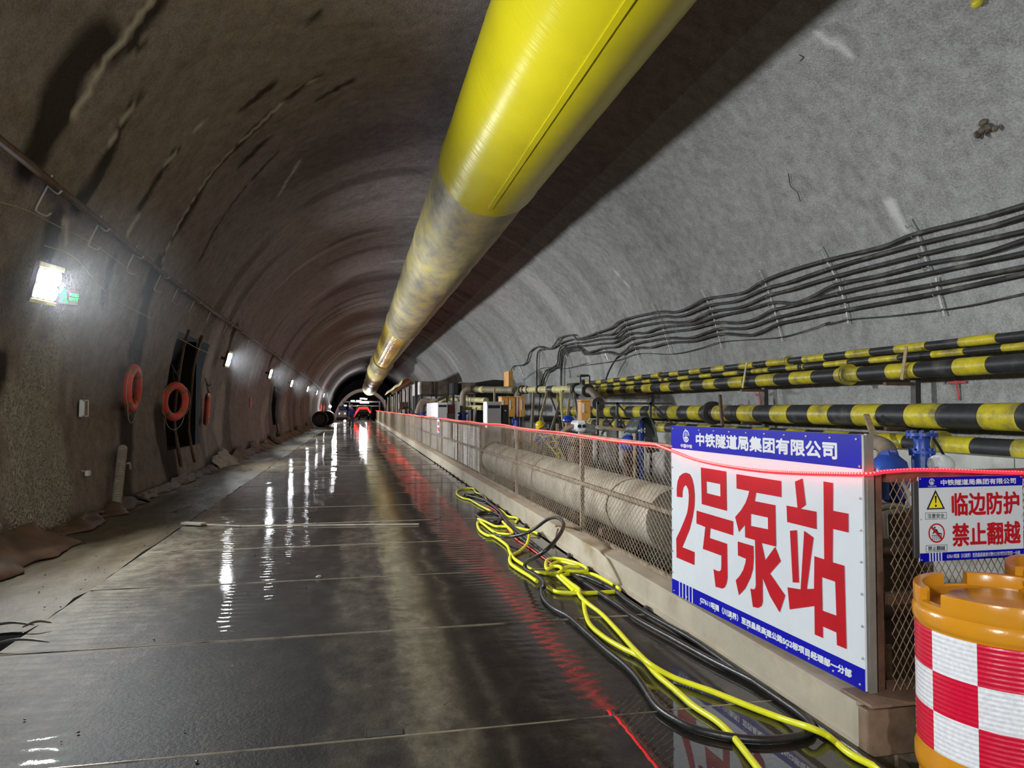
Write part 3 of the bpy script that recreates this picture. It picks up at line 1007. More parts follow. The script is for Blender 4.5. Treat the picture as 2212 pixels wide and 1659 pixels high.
# ------------------------------------------------------------------ large pump station sign
SA, SB = Vector((2.047, 4.48, 1.335)), Vector((2.143, 2.75, 1.335))
SW, SH = (SB - SA).length, 1.10
su = (SB - SA).normalized()
sn = Vector((su.y, -su.x, 0))
sn = sn if sn.x < 0 else -sn
PS = Plane(SA, su, (0, 0, -1), sn)
Hm = homography([(192, 148), (1808, 228), (1803, 2410), (178, 1565)], [(0, 0), (SW, 0), (SW, SH), (0, SH)])
sign = thing('pump_station_sign', 'large white and blue sign board with big red characters, fixed to the fence', 'sign', SA + su * SW / 2 - Vector((0, 0, 1.1)))
b = MB()
cc = PS.at(SW / 2, SH / 2, -0.006)
rotS = Matrix((su, sn, Vector((0, 0, 1)))).transposed()
b.box(cc, (SW, 0.010, SH), rotS)
b.build('board', M['signwhite'], sign, smooth=False)
b = MB()
for a, c_, e, g in ((0.012, SH / 2, 0.024, SH), (SW + 0.008, SH / 2, 0.016, SH + .01), (SW / 2, 0.012, SW, 0.024), (SW / 2, SH - 0.012, SW, 0.024)):
    b.box(PS.at(a, c_, -0.030), (e, 0.035, g), rotS)
b.build('frame', M['framegrey'], sign, smooth=False)
hy0, hy1 = Hm((190, 337))[1], Hm((1807, 522))[1]
fy0, fy1 = Hm((178, 1428))[1], Hm((1800, 2245))[1]
b = MB()
hb = (hy0 + hy1) / 2
fb = (fy0 + fy1) / 2
PS.rect(b, 0, 0, SW, hb, 0.0008)
b.build('header_band', M['signblue'], sign, smooth=False)
b = MB()
PS.rect(b, 0, fb, SW, SH, 0.0008)
b.build('footer_band', M['signblue'], sign, smooth=False)


def hb_box(p, q):
    a, c_ = Hm(p), Hm(q)
    return (a[0], a[1], c_[0], c_[1])


x0 = Hm((403, 212))[0]
x1 = Hm((1602, 450))[0]
PS.text('中铁隧道局集团有限公司', (x0, hb * 0.245, x1, hb * 0.80), M['signwhite'], sign, bold=0.0035)
ec = Hm((320, 243))
emblem(PS, ec[0], hb * 0.42, hb * 0.27, M['signwhite'], sign)
ex0, ex1 = Hm((273, 312))[0], Hm((370, 318))[0]
PS.text('中国中铁', (ex0, hb * 0.76, ex1, hb * 0.93), M['signwhite'], sign, bold=0.001)
G2 = [(233, 752), (232, 690), (240, 625), (258, 578), (290, 553), (318, 548), (345, 560), (365, 600), (378, 665), (384, 745), (380, 830), (362, 930), (335, 1030), (303, 1105), (270, 1180),
      (374, 1222), (370, 1332), (221, 1268), (221, 1107), (255, 1040), (290, 960), (318, 890), (330, 820), (335, 740), (330, 690), (316, 660), (303, 655), (290, 670), (281, 705), (278, 758)]
GH = [[(441, 503), (655, 538), (655, 873), (443, 815)], [(485, 622), (603, 645), (603, 750), (486, 722)],
      [(398, 870), (706, 961), (704, 1081), (512, 1020), (505, 1102), (651, 1152), (650, 1440), (640, 1490), (625, 1520), (605, 1532), (548, 1517), (533, 1367), (565, 1382), (585, 1385), (597, 1372), (600, 1340), (602, 1253), (446, 1195), (470, 1010), (395, 980)]]
GB1 = [[(741, 560), (1121, 620), (1120, 757), (905, 718), (893, 790), (1067, 825), (1068, 1177), (948, 1146), (948, 1160), (975, 1293), (1060, 1178), (1105, 1300), (1012, 1405), (1138, 1592), (1088, 1735), (1010, 1600), (948, 1440),
        (946, 1645), (935, 1680), (905, 1697), (862, 1687), (843, 1532), (872, 1540), (885, 1530), (890, 1500), (890, 1121), (806, 1097), (806, 990), (754, 1052), (725, 925), (775, 868), (815, 805), (838, 745), (848, 705), (741, 683)],
       [(858, 898), (1003, 930), (1003, 1030), (856, 1000)],
       [(743, 1132), (875, 1172), (876, 1270), (868, 1365), (845, 1440), (800, 1530), (745, 1588), (720, 1462), (755, 1425), (785, 1375), (805, 1315), (810, 1280), (743, 1252)]]
GZ = [[(1238, 625), (1303, 598), (1327, 822), (1282, 855), (1415, 880), (1415, 1030), (1166, 968), (1163, 828), (1256, 846)],
      [(1188, 1042), (1247, 1038), (1257, 1483), (1204, 1480)],
      [(1309, 1043), (1387, 1100), (1322, 1537), (1384, 1535), (1392, 1258), (1475, 1285), (1481, 623), (1561, 637), (1556, 872), (1687, 898), (1685, 1058), (1553, 1027), (1545, 1310), (1645, 1340), (1651, 2047), (1570, 2013), (1568, 1907), (1452, 1855), (1452, 1953), (1383, 1923), (1385, 1680), (1174, 1709), (1159, 1522), (1270, 1540)],
      [(1452, 1437), (1565, 1475), (1570, 1763), (1452, 1720)]]
for g in ([G2], GH[:2], GH[2:], GB1[:2], GB1[2:], GZ[:1], GZ[1:2], GZ[2:]):
    PS.shape([[Hm(p) for p in pl] for pl in g], M['signred'], sign)
fx0, fx1 = Hm((415, 1580))[0], Hm((1692, 2290))[0]
fh = SH - fb
PS.text('G7611昭通（川滇界）至西昌段高速公路SG2标项目经理部一分部', (fx0, fb + fh * 0.30, fx1, fb + fh * 0.72), M['signwhite'], sign, bold=0.0022)
b = MB()
for i in range(5):
    xa = Hm((238 + i * 27, 1500))[0]
    PS.rect(b, xa, fb - 0.004, xa + 0.012, SH, 0.0016)
b.build('stripes', M['signwhite'], sign, smooth=False)
b = MB()
for i in range(11):
    for yy in (0.02, SH - 0.02):
        b.ball(PS.at(0.03 + i * (SW - 0.06) / 10, yy, 0.001), 0.006, 8, 5)
for i in range(1, 8):
    for xx in (0.012, SW - 0.012):
        b.ball(PS.at(xx, i * SH / 8, 0.001), 0.006, 8, 5)
o = b.build('rivets', M['steel'], sign)
o['kind'] = 'stuff'


# ------------------------------------------------------------------ small no-climbing sign (also hung far along the fence)
def warning_sign(P, SW, SH, root):
    rot = Matrix((P.u, P.n, Vector((0, 0, 1)))).transposed()
    MB().box(P.at(SW / 2, SH / 2, -0.004), (SW, 0.007, SH), rot).build('board', M['signwhite'], root, smooth=False)
    hb, fb = SH * 0.128, SH * 0.90
    b = MB()
    P.rect(b, 0, 0, SW, hb, 0.0006)
    b.build('header_band', M['signblue'], root, smooth=False)
    b = MB()
    P.rect(b, 0, fb, SW, SH, 0.0006)
    b.build('footer_band', M['signblue'], root, smooth=False)
    P.text('中铁隧道局集团有限公司', (SW * .205, hb * .26, SW * .935, hb * .82), M['signwhite'], root, bold=0.0010, h=.0012)
    emblem(P, SW * .122, hb * .44, hb * .30, M['signwhite'], root, .0012)
    P.text('中国中铁', (SW * .085, hb * .80, SW * .165, hb * .94), M['signwhite'], root, h=.0012)
    P.text('临边防护', (SW * .305, SH * .195, SW * .965, SH * .475), M['signred'], root, bold=0.0030, h=.0012)
    P.text('禁止翻越', (SW * .305, SH * .56, SW * .970, SH * .84), M['signred'], root, bold=0.0030, h=.0012)
    P.text('注意安全', (SW * .075, SH * .435, SW * .235, SH * .49), M['ink'], root, bold=0.0003, h=.0012)
    P.text('禁止翻越', (SW * .075, SH * .82, SW * .235, SH * .875), M['ink'], root, bold=0.0003, h=.0012)
    b = MB()
    for y0, y1 in ((.422, .503), (.807, .888)):
        x0, x1, e = SW * .055, SW * .255, .0016
        ya, yb = SH * y0, SH * y1
        for r_ in ((x0, ya, x1, ya + e), (x0, yb - e, x1, yb), (x0, ya, x0 + e, yb), (x1 - e, ya, x1, yb)):
            P.rect(b, *r_, .0012)
    b.build('label_frames', M['ink'], root, smooth=False)
    cx, cy, s = SW * .155, SH * .27, SH * .118
    tri = lambda k: [(cx, cy - s * 1.0 * k), (cx + s * 1.1 * k, cy + s * .98 * k), (cx - s * 1.1 * k, cy + s * .98 * k)]
    b = MB()
    P.poly(b, [tri(1)[0], tri(1)[2], tri(1)[1]], .0010)
    b.build('triangle_border', M['ink'], root, smooth=False)
    b = MB()
    P.poly(b, [(x, y + s * .1) for x, y in (tri(.76)[0], tri(.76)[2], tri(.76)[1])], .0013)
    b.build('triangle', M['signyellow'], root, smooth=False)
    P.shape([[(cx - s * .12, cy - s * .38), (cx + s * .12, cy - s * .38), (cx + s * .06, cy + s * .36), (cx - s * .06, cy + s * .36)], circle(cx, cy + s * .62, s * .12, 14)], M['ink'], root, .0017, 'exclamation_mark')
    cx, cy, r = SW * .158, SH * .667, SH * .115
    fig = [circle(cx - r * .22, cy - r * .55, r * .11, 14),
           [(cx - r * .18, cy - r * .42), (cx + r * .05, cy - r * .38), (cx + r * .2, cy - r * .05), (cx + r * .66, cy + r * .06), (cx + r * .66, cy + r * .14), (cx - r * .02, cy + r * .12), (cx - r * .1, cy - r * .12), (cx - r * .45, cy + r * .08), (cx - r * .5, cy + r * .02)],
           [(cx - r * .62, cy + r * .20), (cx + r * .66, cy + r * .20), (cx + r * .66, cy + r * .25), (cx - r * .62, cy + r * .25)]]
    for k in range(6):
        xx = cx - r * .5 + k * r * .21
        fig.append([(xx, cy + r * .26), (xx + r * .05, cy + r * .26), (xx + r * .05, cy + r * .72), (xx, cy + r * .72)])
    P.shape(fig, M['ink'], root, .0012, 'climbing_figure')
    c45 = math.cos(math.pi / 4)
    P.shape([circle(cx, cy, r, 36), circle(cx, cy, r * .85, 36)], M['signred'], root, .0016, 'prohibition_ring')
    k = r * .9 * c45
    e = r * .075
    P.shape([[(cx - k - e, cy - k + e), (cx - k + e, cy - k - e), (cx + k + e, cy + k - e), (cx + k - e, cy + k + e)]], M['signred'], root, .0018, 'prohibition_bar')
    b = MB()
    for i in range(5):
        P.rect(b, SW * (.085 + .027 * i), fb, SW * (.098 + .027 * i), SH, .0012)
    b.build('stripes', M['signwhite'], root, smooth=False)
    P.text('G7611昭通（川滇界）至西昌段高速公路SG2标项目经理部一分部', (SW * .25, fb + (SH - fb) * .22, SW * .96, fb + (SH - fb) * .76), M['signwhite'], root, bold=.0003, h=.0012)
    b = MB()
    for xx in (.008, SW - .008):
        for yy in (.008, SH * .5, SH - .008):
            b.ball(P.at(xx, yy, .001), .0035, 8, 5)
    o = b.build('rivets', M['steel'], root)
    o['kind'] = 'stuff'


pa, pb, pc = onY(1984, 1031, YE - 0.03), onY(2208, 1033, YE - 0.03), onY(1987, 1214, YE - 0.03)
ws = thing('warning_sign', 'small white and blue no climbing sign on the end fence above the orange drum', 'sign', (pa.x + .25, YE, pc.z))
warning_sign(Plane(pa, (1, 0, 0), (0, 0, -1), (0, -1, 0)), pb.x - pa.x, pa.z - pc.z, ws)
MB().bbox((pa.x - .012, YE - .022, (pa.z + pc.z) / 2), (.03, .016, pa.z - pc.z - .03), .004).build('backing_bar', M['dsteel'], ws, smooth=False)
wq = onX(944, 902, FX - 0.05)
w2 = thing('warning_sign', 'small white and blue sign hung far along the road side of the mesh fence', 'sign', (FX - .05, wq.y, wq.z - .4))
warning_sign(Plane((FX - 0.05, wq.y, wq.z), (0, -1, 0), (0, 0, -1), (-1, 0, 0)), 0.58, 0.44, w2)

# ------------------------------------------------------------------ red LED rope along the fence
far = [Vector((FX - 0.035, y, 1.186 + 0.010 * math.sin(y * 1.9) + 0.008 * math.sin(y * 0.7))) for y in np.arange(83.5, 4.75, -0.25)]


def onsign(px, py, h=0.016):
    d = ray(px, py)
    o = PS.o + PS.n * h
    t = (o - CP).dot(PS.n) / d.dot(PS.n)
    return CP + d * t


mid = [onsign(*p) for p in ((1452, 974), (1500, 992), (1560, 1005), (1640, 1016), (1720, 1021), (1800, 1023), (1856, 1024))]
end = [onY(px, py, YE - 0.035) for px, py in ((1885, 1023), (1920, 1018), (1980, 1015), (2050, 1016), (2130, 1019), (2205, 1021), (2300, 1024), (2420, 1026))]
path = far + spline(mid + end, 14)
led = thing('led_rope', 'glowing red LED rope light strung along the fence top and across the large sign', 'rope light', (FX, YE, 1.1))
MB().tube(path, 0.0085, 6).build('tube', M['ledred'], led)
b = MB()
acc = 0.0
for p, q in zip(path, path[1:]):
    L = (q - p).length
    if p.y > 22:
        continue
    stp = 0.0165 if p.y < 8 else 0.03
    while acc < L:
        c_ = p.lerp(q, acc / L)
        b.box(c_ + Vector((-0.0075, -0.003, 0.003)), (0.006, 0.007, 0.008))
        acc += stp
    acc -= L
o = b.build('diodes', M['leddot'], led, smooth=False)
o['kind'] = 'stuff'
fp = [p for p in path if p.y > 21.9]
b = MB()
b.tube([p + Vector((-0.006, 0, 0.004)) for p in fp], 0.006, 4)
o = b.build('far_diodes', M['ledfar'], led, smooth=False)
o['kind'] = 'stuff'


# ------------------------------------------------------------------ orange drums
def drum(root, tape):
    """crash drum built round its own axis, foot at z = 0"""
    r = 0.30
    b = MB()
    b.lathe([(0.0, 0.0), (r * .93, 0.0), (r * .96, .02), (r * .95, .10), (r * .99, .115), (r, .135), (r, .17), (r * .965, .20),
             (r * .965, .645), (r * .99, .655), (r, .665), (r, .70), (r * .975, .712), (r * .985, .72), (r * .985, .735), (r * .90, .737), (r * .86, .70), (0, .695)], 56)
    b.build('body', M['drum'], root, local=True)
    prof = [(r * .985, .735), (r * .985, .775), (r * .975, .783), (r * .88, .783), (r * .87, .775), (r * .87, .735)]
    for i in range(4):
        a = math.radians(-52 + 90 * i)
        b = MB()
        b.lathe(prof, 14, a0=a - math.radians(34), a1=a + math.radians(34))
        b.build('rim_lug', M['drum'], root, local=True)
    b = MB()
    b.lathe([(0.0, .742), (r * .60, .742), (r * .64, .735), (r * .64, .70)], 40)
    b.build('lid', M['drum'], root, local=True)
    if tape:
        az0 = math.atan2(-root.location.y, -root.location.x)     # towards the camera
        st = math.radians(33)
        for c_ in range(10):
            a0 = az0 + math.radians(17) - c_ * -st - 4 * st
            for rw in range(3):
                z0 = .212 + rw * .1435
                q = MB()
                pr = [(r * .9665, z0)] + [(r * .9665 + .0022 + .0008 * (k % 2), z0 + .1435 * k / 14) for k in range(15)] + [(r * .9665, z0 + .1435)]
                q.lathe(pr, 8, a0=a0, a1=a0 + st * .997)
                red = (c_ + rw) % 2 == tape_par
                q.build('tape_square', M['tapered'] if red else M['tapewhite'], root, local=True, smooth=True)


tape_par = 1
dr = thing('crash_drum', 'orange plastic crash drum with red and white checked reflective tape, at the kerb end', 'drum', (2.345, 2.25, 0))
drum(dr, True)
dr2 = thing('crash_drum', 'second orange plastic drum, mostly cut off by the right frame edge', 'drum', (2.86, 2.33, 0.035))
drum(dr2, True)

# ------------------------------------------------------------------ hoses and cables lying on the road
F5 = lambda x, y: (940 + x / 4.424, 1020 + y / 4.424)
F6 = lambda x, y: (1100 + x / 2.5136, 1250 + y / 2.5136)


def lying(pts, r, m, name, label, cat, z=None, n=6, group=None):
    P = []
    for i, (f, x, y, *h) in enumerate(pts):
        px, py = f(x, y)
        hh = h[0] if h else 0.0
        q = onZ(px, py, r + 0.004 + hh)
        if hh < .06:
            q.x = min(q.x, 2.062 - r)
        P.append(q)
    return MB().tube(spline(P, n), r, 10).single(name, m, label, cat, group)


YL = 0.0155
lying([(F5, 770, 472), (F5, 790, 452), (F5, 770, 434), (F5, 690, 420), (F5, 640, 372), (F5, 570, 330), (F5, 500, 280), (F5, 460, 226), (F5, 388, 192), (F5, 380, 158), (F5, 320, 152), (F5, 255, 156), (F5, 214, 172), (F5, 210, 212), (F5, 262, 246), (F5, 330, 262), (F5, 380, 290), (F5, 440, 325), (F5, 530, 370)],
      YL, M['hose'], 'yellow_hose', 'bright yellow hose in a long narrow loop, farthest part of the hose pile', 'hose')
lying([(F5, 985, 588), (F5, 950, 572), (F5, 880, 552), (F5, 750, 528), (F5, 640, 520), (F5, 570, 515), (F5, 480, 472), (F5, 410, 446)],
      YL, M['hose'], 'yellow_hose', 'short straight yellow hose lying under the raised black cable loop', 'hose')
lying([(F5, 645, 472, .02), (F5, 690, 520, .03), (F5, 740, 572), (F5, 728, 594), (F5, 650, 590), (F5, 560, 570), (F5, 430, 474), (F5, 404, 496), (F5, 430, 560), (F5, 500, 604), (F5, 560, 612), (F5, 625, 652), (F5, 690, 706), (F5, 716, 770), (F5, 760, 830), (F5, 850, 888), (F5, 920, 930), (F5, 990, 962), (F5, 1080, 968), (F5, 1165, 965, .03), (F5, 1212, 935, .05), (F5, 1190, 903, .05), (F5, 1130, 902, .04), (F5, 1070, 925, .03), (F5, 1058, 880, .03), (F5, 1075, 838, .03), (F5, 1130, 824, .03), (F5, 1250, 840, .03), (F5, 1380, 880, .02), (F5, 1440, 916, .02), (F5, 1440, 944, .02), (F5, 1330, 952, .02), (F5, 1220, 930, .03), (F5, 1290, 900, .04), (F5, 1370, 905, .03), (F5, 1270, 868, .04), (F5, 1180, 855, .04), (F5, 1100, 890, .03)],
      YL, M['hose'], 'yellow_hose', 'tangled yellow hose with a knotted coil in the middle of the pile', 'hose')
lying([(F5, 930, 530, .06), (F5, 908, 560, .08), (F5, 892, 640, .06), (F5, 868, 700, .02), (F5, 800, 760), (F5, 750, 785), (F5, 716, 812), (F5, 722, 872), (F5, 800, 932), (F5, 900, 992), (F5, 972, 1044)],
      YL, M['hose'], 'yellow_hose', 'yellow hose hooked over the raised black cable loop', 'hose')
lying([(F5, 870, 908), (F5, 960, 950), (F5, 1060, 962), (F5, 1200, 985), (F5, 1350, 962), (F5, 1500, 975), (F5, 1620, 1030), (F5, 1720, 1080), (F5, 1768, 1112), (F5, 1745, 1137), (F5, 1600, 1150), (F5, 1400, 1155), (F5, 1200, 1150), (F5, 1130, 1130), (F5, 1080, 1095)],
      YL, M['hose'], 'yellow_hose', 'yellow hose folded in a sharp bend against the kerb beam', 'hose')
lying([(F5, 1170, 990, .03), (F5, 1250, 1062), (F5, 1330, 1140), (F6, 345, 55), (F6, 398, 108), (F6, 412, 180), (F6, 440, 250), (F6, 520, 320), (F6, 620, 380), (F6, 720, 432), (F6, 800, 520), (F6, 900, 602), (F6, 1000, 690), (F6, 1120, 768), (F6, 1200, 840), (F6, 1260, 912), (F6, 1350, 1028), (F6, 1440, 1150)],
      YL, M['hose'], 'yellow_hose', 'yellow hose running down from the pile to the bottom edge, left of the two', 'hose')
lying([(F5, 1205, 988, .05), (F5, 1295, 1062, .03), (F5, 1375, 1122, .03), (F6, 385, 95, .03), (F6, 432, 138, .02), (F6, 500, 190), (F6, 570, 262), (F6, 640, 340), (F6, 700, 405, .03), (F6, 770, 468, .033), (F6, 900, 540), (F6, 1100, 612), (F6, 1300, 692), (F6, 1480, 760), (F6, 1640, 812, .036), (F6, 1740, 860), (F6, 1850, 950), (F6, 2000, 1028), (F6, 2130, 1110)],
      YL, M['hose'], 'yellow_hose', 'yellow hose running from the pile towards the drum, right of the two', 'hose')
BK = 0.0175
lying([(F5, 270, 214), (F5, 450, 258), (F5, 540, 310), (F5, 610, 362), (F5, 650, 430), (F5, 720, 520), (F5, 800, 612), (F5, 900, 690), (F5, 1020, 780), (F5, 1200, 905), (F5, 1330, 992), (F5, 1480, 1090), (F5, 1600, 1172), (F6, 600, 150), (F6, 700, 222), (F6, 900, 332), (F6, 1100, 442), (F6, 1330, 556), (F6, 1450, 628), (F6, 1560, 705), (F6, 1635, 782), (F6, 1640, 826), (F6, 1560, 856), (F6, 1440, 872), (F6, 1300, 870), (F6, 1150, 850), (F6, 1000, 812), (F6, 880, 752), (F6, 800, 690), (F6, 740, 602), (F6, 690, 530), (F6, 620, 460), (F6, 520, 380), (F6, 420, 290), (F6, 330, 210), (F6, 240, 160), (F6, 190, 110), (F6, 178, 60), (F5, 1045, 1085, .03), (F5, 1030, 1030, .03), (F5, 960, 980, .03), (F5, 872, 932, .02)],
      BK, M['rubber'], 'black_cable', 'thick black rubber cable making a wide U bend on the wet road by the sign', 'cable')
lying([(F5, 872, 932, .02), (F5, 856, 892, .04), (F5, 885, 850, .10), (F5, 980, 800, .20), (F5, 1080, 728, .27), (F5, 1160, 640, .32), (F5, 1215, 550, .36), (F5, 1226, 490, .38), (F5, 1190, 445, .36), (F5, 1130, 434, .32), (F5, 1060, 460, .25), (F5, 950, 540, .14), (F5, 850, 590, .08), (F5, 720, 615, .035), (F5, 610, 608, .035), (F5, 560, 585)],
      BK, M['rubber'], 'black_cable', 'black cable loop standing up and leaning against the kerb beam', 'cable')
lying([(F5, 640, 450), (F5, 560, 470), (F5, 440, 440), (F5, 396, 405), (F5, 450, 382), (F5, 560, 385), (F5, 630, 430), (F5, 600, 480)],
      BK * .9, M['rubber'], 'black_cable', 'small flat black cable coil beside the far end of the hose pile', 'cable')
lying([(F5, 280, 220), (F5, 380, 214), (F5, 455, 226), (F5, 475, 262), (F5, 560, 330), (F5, 640, 395), (F5, 700, 480), (F5, 800, 570), (F5, 960, 700), (F5, 1100, 812), (F5, 1300, 960), (F5, 1460, 1010), (F5, 1700, 1120), (F6, 640, 118), (F6, 760, 196), (F6, 860, 252), (F6, 1000, 330), (F6, 1200, 436), (F6, 1400, 560), (F6, 1600, 690), (F6, 1750, 778), (F6, 1900, 866), (F6, 2050, 936), (F6, 2212, 1006), (F6, 2400, 1090)],
      BK, M['rubber'], 'black_cable', 'black cable running along the foot of the kerb beam past the drum', 'cable')
lying([(F5, 500, 320), (F5, 580, 372), (F5, 640, 460), (F5, 760, 625), (F5, 900, 720), (F5, 1050, 830), (F5, 1200, 930)],
      0.007, M['ring'], 'orange_cable', 'thin orange cord among the black cables of the pile', 'cable')

# ------------------------------------------------------------------ ventilation duct
DC, DR = (2.33, 5.79), 0.92              # centre (x, z) and radius
duct = thing('ventilation_duct', 'huge yellow fabric ventilation duct hanging under the tunnel crown', 'duct', (DC[0], 12, DC[1]))


def duct_len(path, rad, m, wr, ylist):
    """length of duct with slack rings; path(y) -> centre"""
    b = MB()
    seg = 40
    vs, fs = [], []
    for i, y in enumerate(ylist):
        c_ = path(y)
        for k in range(seg):
            t = 2 * math.pi * k / seg
            w = wr(y, t)
            vs.append((c_[0] + (rad(y) + w) * math.cos(t), y, c_[1] + (rad(y) + w) * math.sin(t)))
    n = len(ylist)
    for i in range(n - 1):
        for k in range(seg):
            j = (k + 1) % seg
            fs.append((i * seg + k, i * seg + j, (i + 1) * seg + j, (i + 1) * seg + k))
    b.add(vs, fs)
    return b.build('duct_section', m, duct)


c0 = lambda y: DC
# sagging far end
cF = lambda y: (DC[0] - 0.55 * max(0, (y - 60) / 40), DC[1] - 1.9 * max(0, (y - 60) / 45) ** 1.3)
nz = lambda a, b_: float(vnoise(np.array(a), np.array(b_))) - 0.5
J1, J2, J3 = 12.55, 36.5, 63.0
duct_len(c0, lambda y: DR + (0.012 if y > J1 - .25 else 0), M['duct_new'], lambda y, t: 0.006 * nz(y * 6, t * 2 + 50), np.arange(-13.5, J1 + .01, 0.12))
duct_len(c0, lambda y: DR - 0.006 + (0.018 if y > J2 - .3 else 0), M['duct_old'], lambda y, t: 0.035 * nz(y * 1.2 + 7, t * 1.6 + 90), np.arange(J1 - .1, J2 + .01, 0.2))
duct_len(c0, lambda y: DR - 0.02, M['duct_shine'], lambda y, t: 0.012 * math.sin(y * 9) + 0.015 * nz(y * 2, t * 2 + 30), np.arange(J2 - .1, J3 + .01, 0.12))
duct_len(cF, lambda y: DR * (1.02 - 0.05 * max(0, (y - 80) / 20)) + 0.16 * abs(math.sin((y - 63) * math.pi / 8)) - 0.06, M['duct_pale'], lambda y, t: 0.08 * nz(y * 0.9, t + 10), np.arange(J3 - .1, 100, 0.3))
b = MB()
rotm = Matrix.Rotation(math.pi / 2 + 1.69, 3, 'Y')
b.box((DC[0] + (DR + .004) * math.cos(-1.69), (J1 - 13.5) / 2 - .2, DC[1] + (DR + .004) * math.sin(-1.69)), (.075, J1 + 13, .012), rotm)
b.build('seam', M['duct_new'], duct, smooth=False)
for y in list(np.arange(-10, 58, 4.0)):
    MB().tube([(DC[0], y, DC[1] + DR), (DC[0], y, ZC + math.sqrt(R * R - (DC[0] - XC) ** 2) + .02)], 0.012, 6).build('hanger', M['dsteel'], duct)


# ------------------------------------------------------------------ flood lights on the left wall
R_ = math.radians


def flood_light(label, loc, rz, lean, power, detail=True):
    """faces +X before turning; back on the wall"""
    root = thing('flood_light', label, 'lamp', loc, 'flood lights along the left wall')
    root.rotation_euler = (0, 0, rz)
    L = Matrix.Rotation(lean, 3, 'Y')
    t_ = lambda p: L @ Vector(p)
    MB().bbox(t_((0, 0, 0)), (.05, .36, .42), .008, L).build('housing', M['dsteel'], root, local=True, smooth=False)
    MB().bbox(t_((.028, 0, .185)), (.02, .36, .055), .004, L).build('top_plate', M['lampyellow'], root, local=True, smooth=False)
    MB().bbox(t_((.028, 0, -.19)), (.02, .36, .04), .004, L).build('bottom_plate', M['lampyellow'], root, local=True, smooth=False)
    MB().bbox(t_((-.09, 0, 0)), (.14, .05, .08), .006, L).build('bracket', M['dsteel'], root, local=True, smooth=False)
    for r_ in (.075, -.085):
        for k in range(4):
            MB().ball(t_((.03, -.126 + .084 * k, r_)), (.012, .044, .072), 12, 8, L).build('lens', M['lens'], root, local=True)
    if power:
        ld = bpy.data.lights.new('flood_light_beam', 'AREA')
        ld.shape = 'RECTANGLE'
        ld.size, ld.size_y = .36, .34
        ld.energy = power
        ld.color = (0.95, 0.98, 1.0)
        ld.spread = R_(146)
        lo = bpy.data.objects.new('flood_light_beam', ld)
        COL.objects.link(lo)
        lo.parent = root
        lo.location = (.075, 0, 0)
        lo.rotation_euler = (0, -math.pi / 2 + lean, 0)
    return root


HAZE = []


def wall_lamp(px, py, label, rz, detail=True, off=.28):
    p = onwall(px, py, off)
    HAZE.append((p + Vector((.1, 0, 0)), 1.35 if p.y < 12 else .85))
    return flood_light(label, p, rz, 0.25, LAMP_W, detail)


l1 = wall_lamp(98, 613, 'large lit flood light on the left wall beside the green exit sign', R_(-16))
wall_lamp(492, 776, 'lit flood light on the left wall past the tall dark niche, second from the camera', R_(-4))
wall_lamp(583, 807, 'lit flood light on the left wall, third from the camera', R_(-4))
wall_lamp(629, 828, 'lit flood light on the left wall, fourth from the camera', R_(-4))
wall_lamp(664, 840, 'lit flood light on the left wall, fifth from the camera', R_(-4))
wall_lamp(684, 848, 'lit flood light on the left wall, sixth from the camera', R_(0))
wall_lamp(699, 854, 'lit flood light on the left wall, seventh and farthest from the camera', R_(0))
lx = onwall(98, 613, .28)
for k, yy in enumerate((-1.8, -12.3)):
    flood_light('flood light on the left wall behind the camera' if k == 0 else 'flood light on the left wall far behind the camera', (lx.x, yy, lx.z), R_(38 if k == 0 else 32), .25, LAMP_W * (0.42 if k == 0 else 1.9))
# top plate lettering and the exit sign by the first lamp
EXY = (141, 640)
ex = thing('exit_sign', 'glowing green exit sign on the left wall just right of the large flood light', 'sign', onwall(141, 640, .12))
e0 = onwall(*EXY, .12)
eu = Vector((math.cos(R_(52)), math.sin(R_(52)), 0))
PE = Plane(e0 - eu * .16 + Vector((0, 0, .11)), eu, (0, 0, -1), (eu.y, -eu.x, 0))
MB().box(PE.at(.17, .115, -.012), (.30, .012, .17), Matrix((PE.u, PE.n, Vector((0, 0, 1)))).transposed()).build('panel', M['black'], ex, smooth=False)
PE.shape([[(.02, .10), (.06, .065), (.06, .09), (.10, .09), (.10, .115), (.06, .115), (.06, .14)]], M['neon'], ex, .003, 'arrow')
PE.shape([circle(.145, .035, .016, 14), [(.12, .06), (.16, .055), (.175, .10), (.165, .13), (.19, .18), (.175, .19), (.145, .14), (.115, .185), (.10, .175), (.135, .12), (.135, .085), (.118, .10), (.108, .095)]], M['neon'], ex, .003, 'running_figure')
PE.text('安全出口', (.205, .06, .315, .10), M['neon'], ex, bold=.001, h=.003)
PE.text('EXIT', (.205, .115, .315, .15), M['neon'], ex, bold=.001, h=.003)
b = MB()
for xx in (.08, .24):
    b.tube([PE.at(xx, -.005, -.005), PE.at(xx + .01, -.16, -.05)], .006, 5)
b.build('hanging_rods', M['steel'], ex)

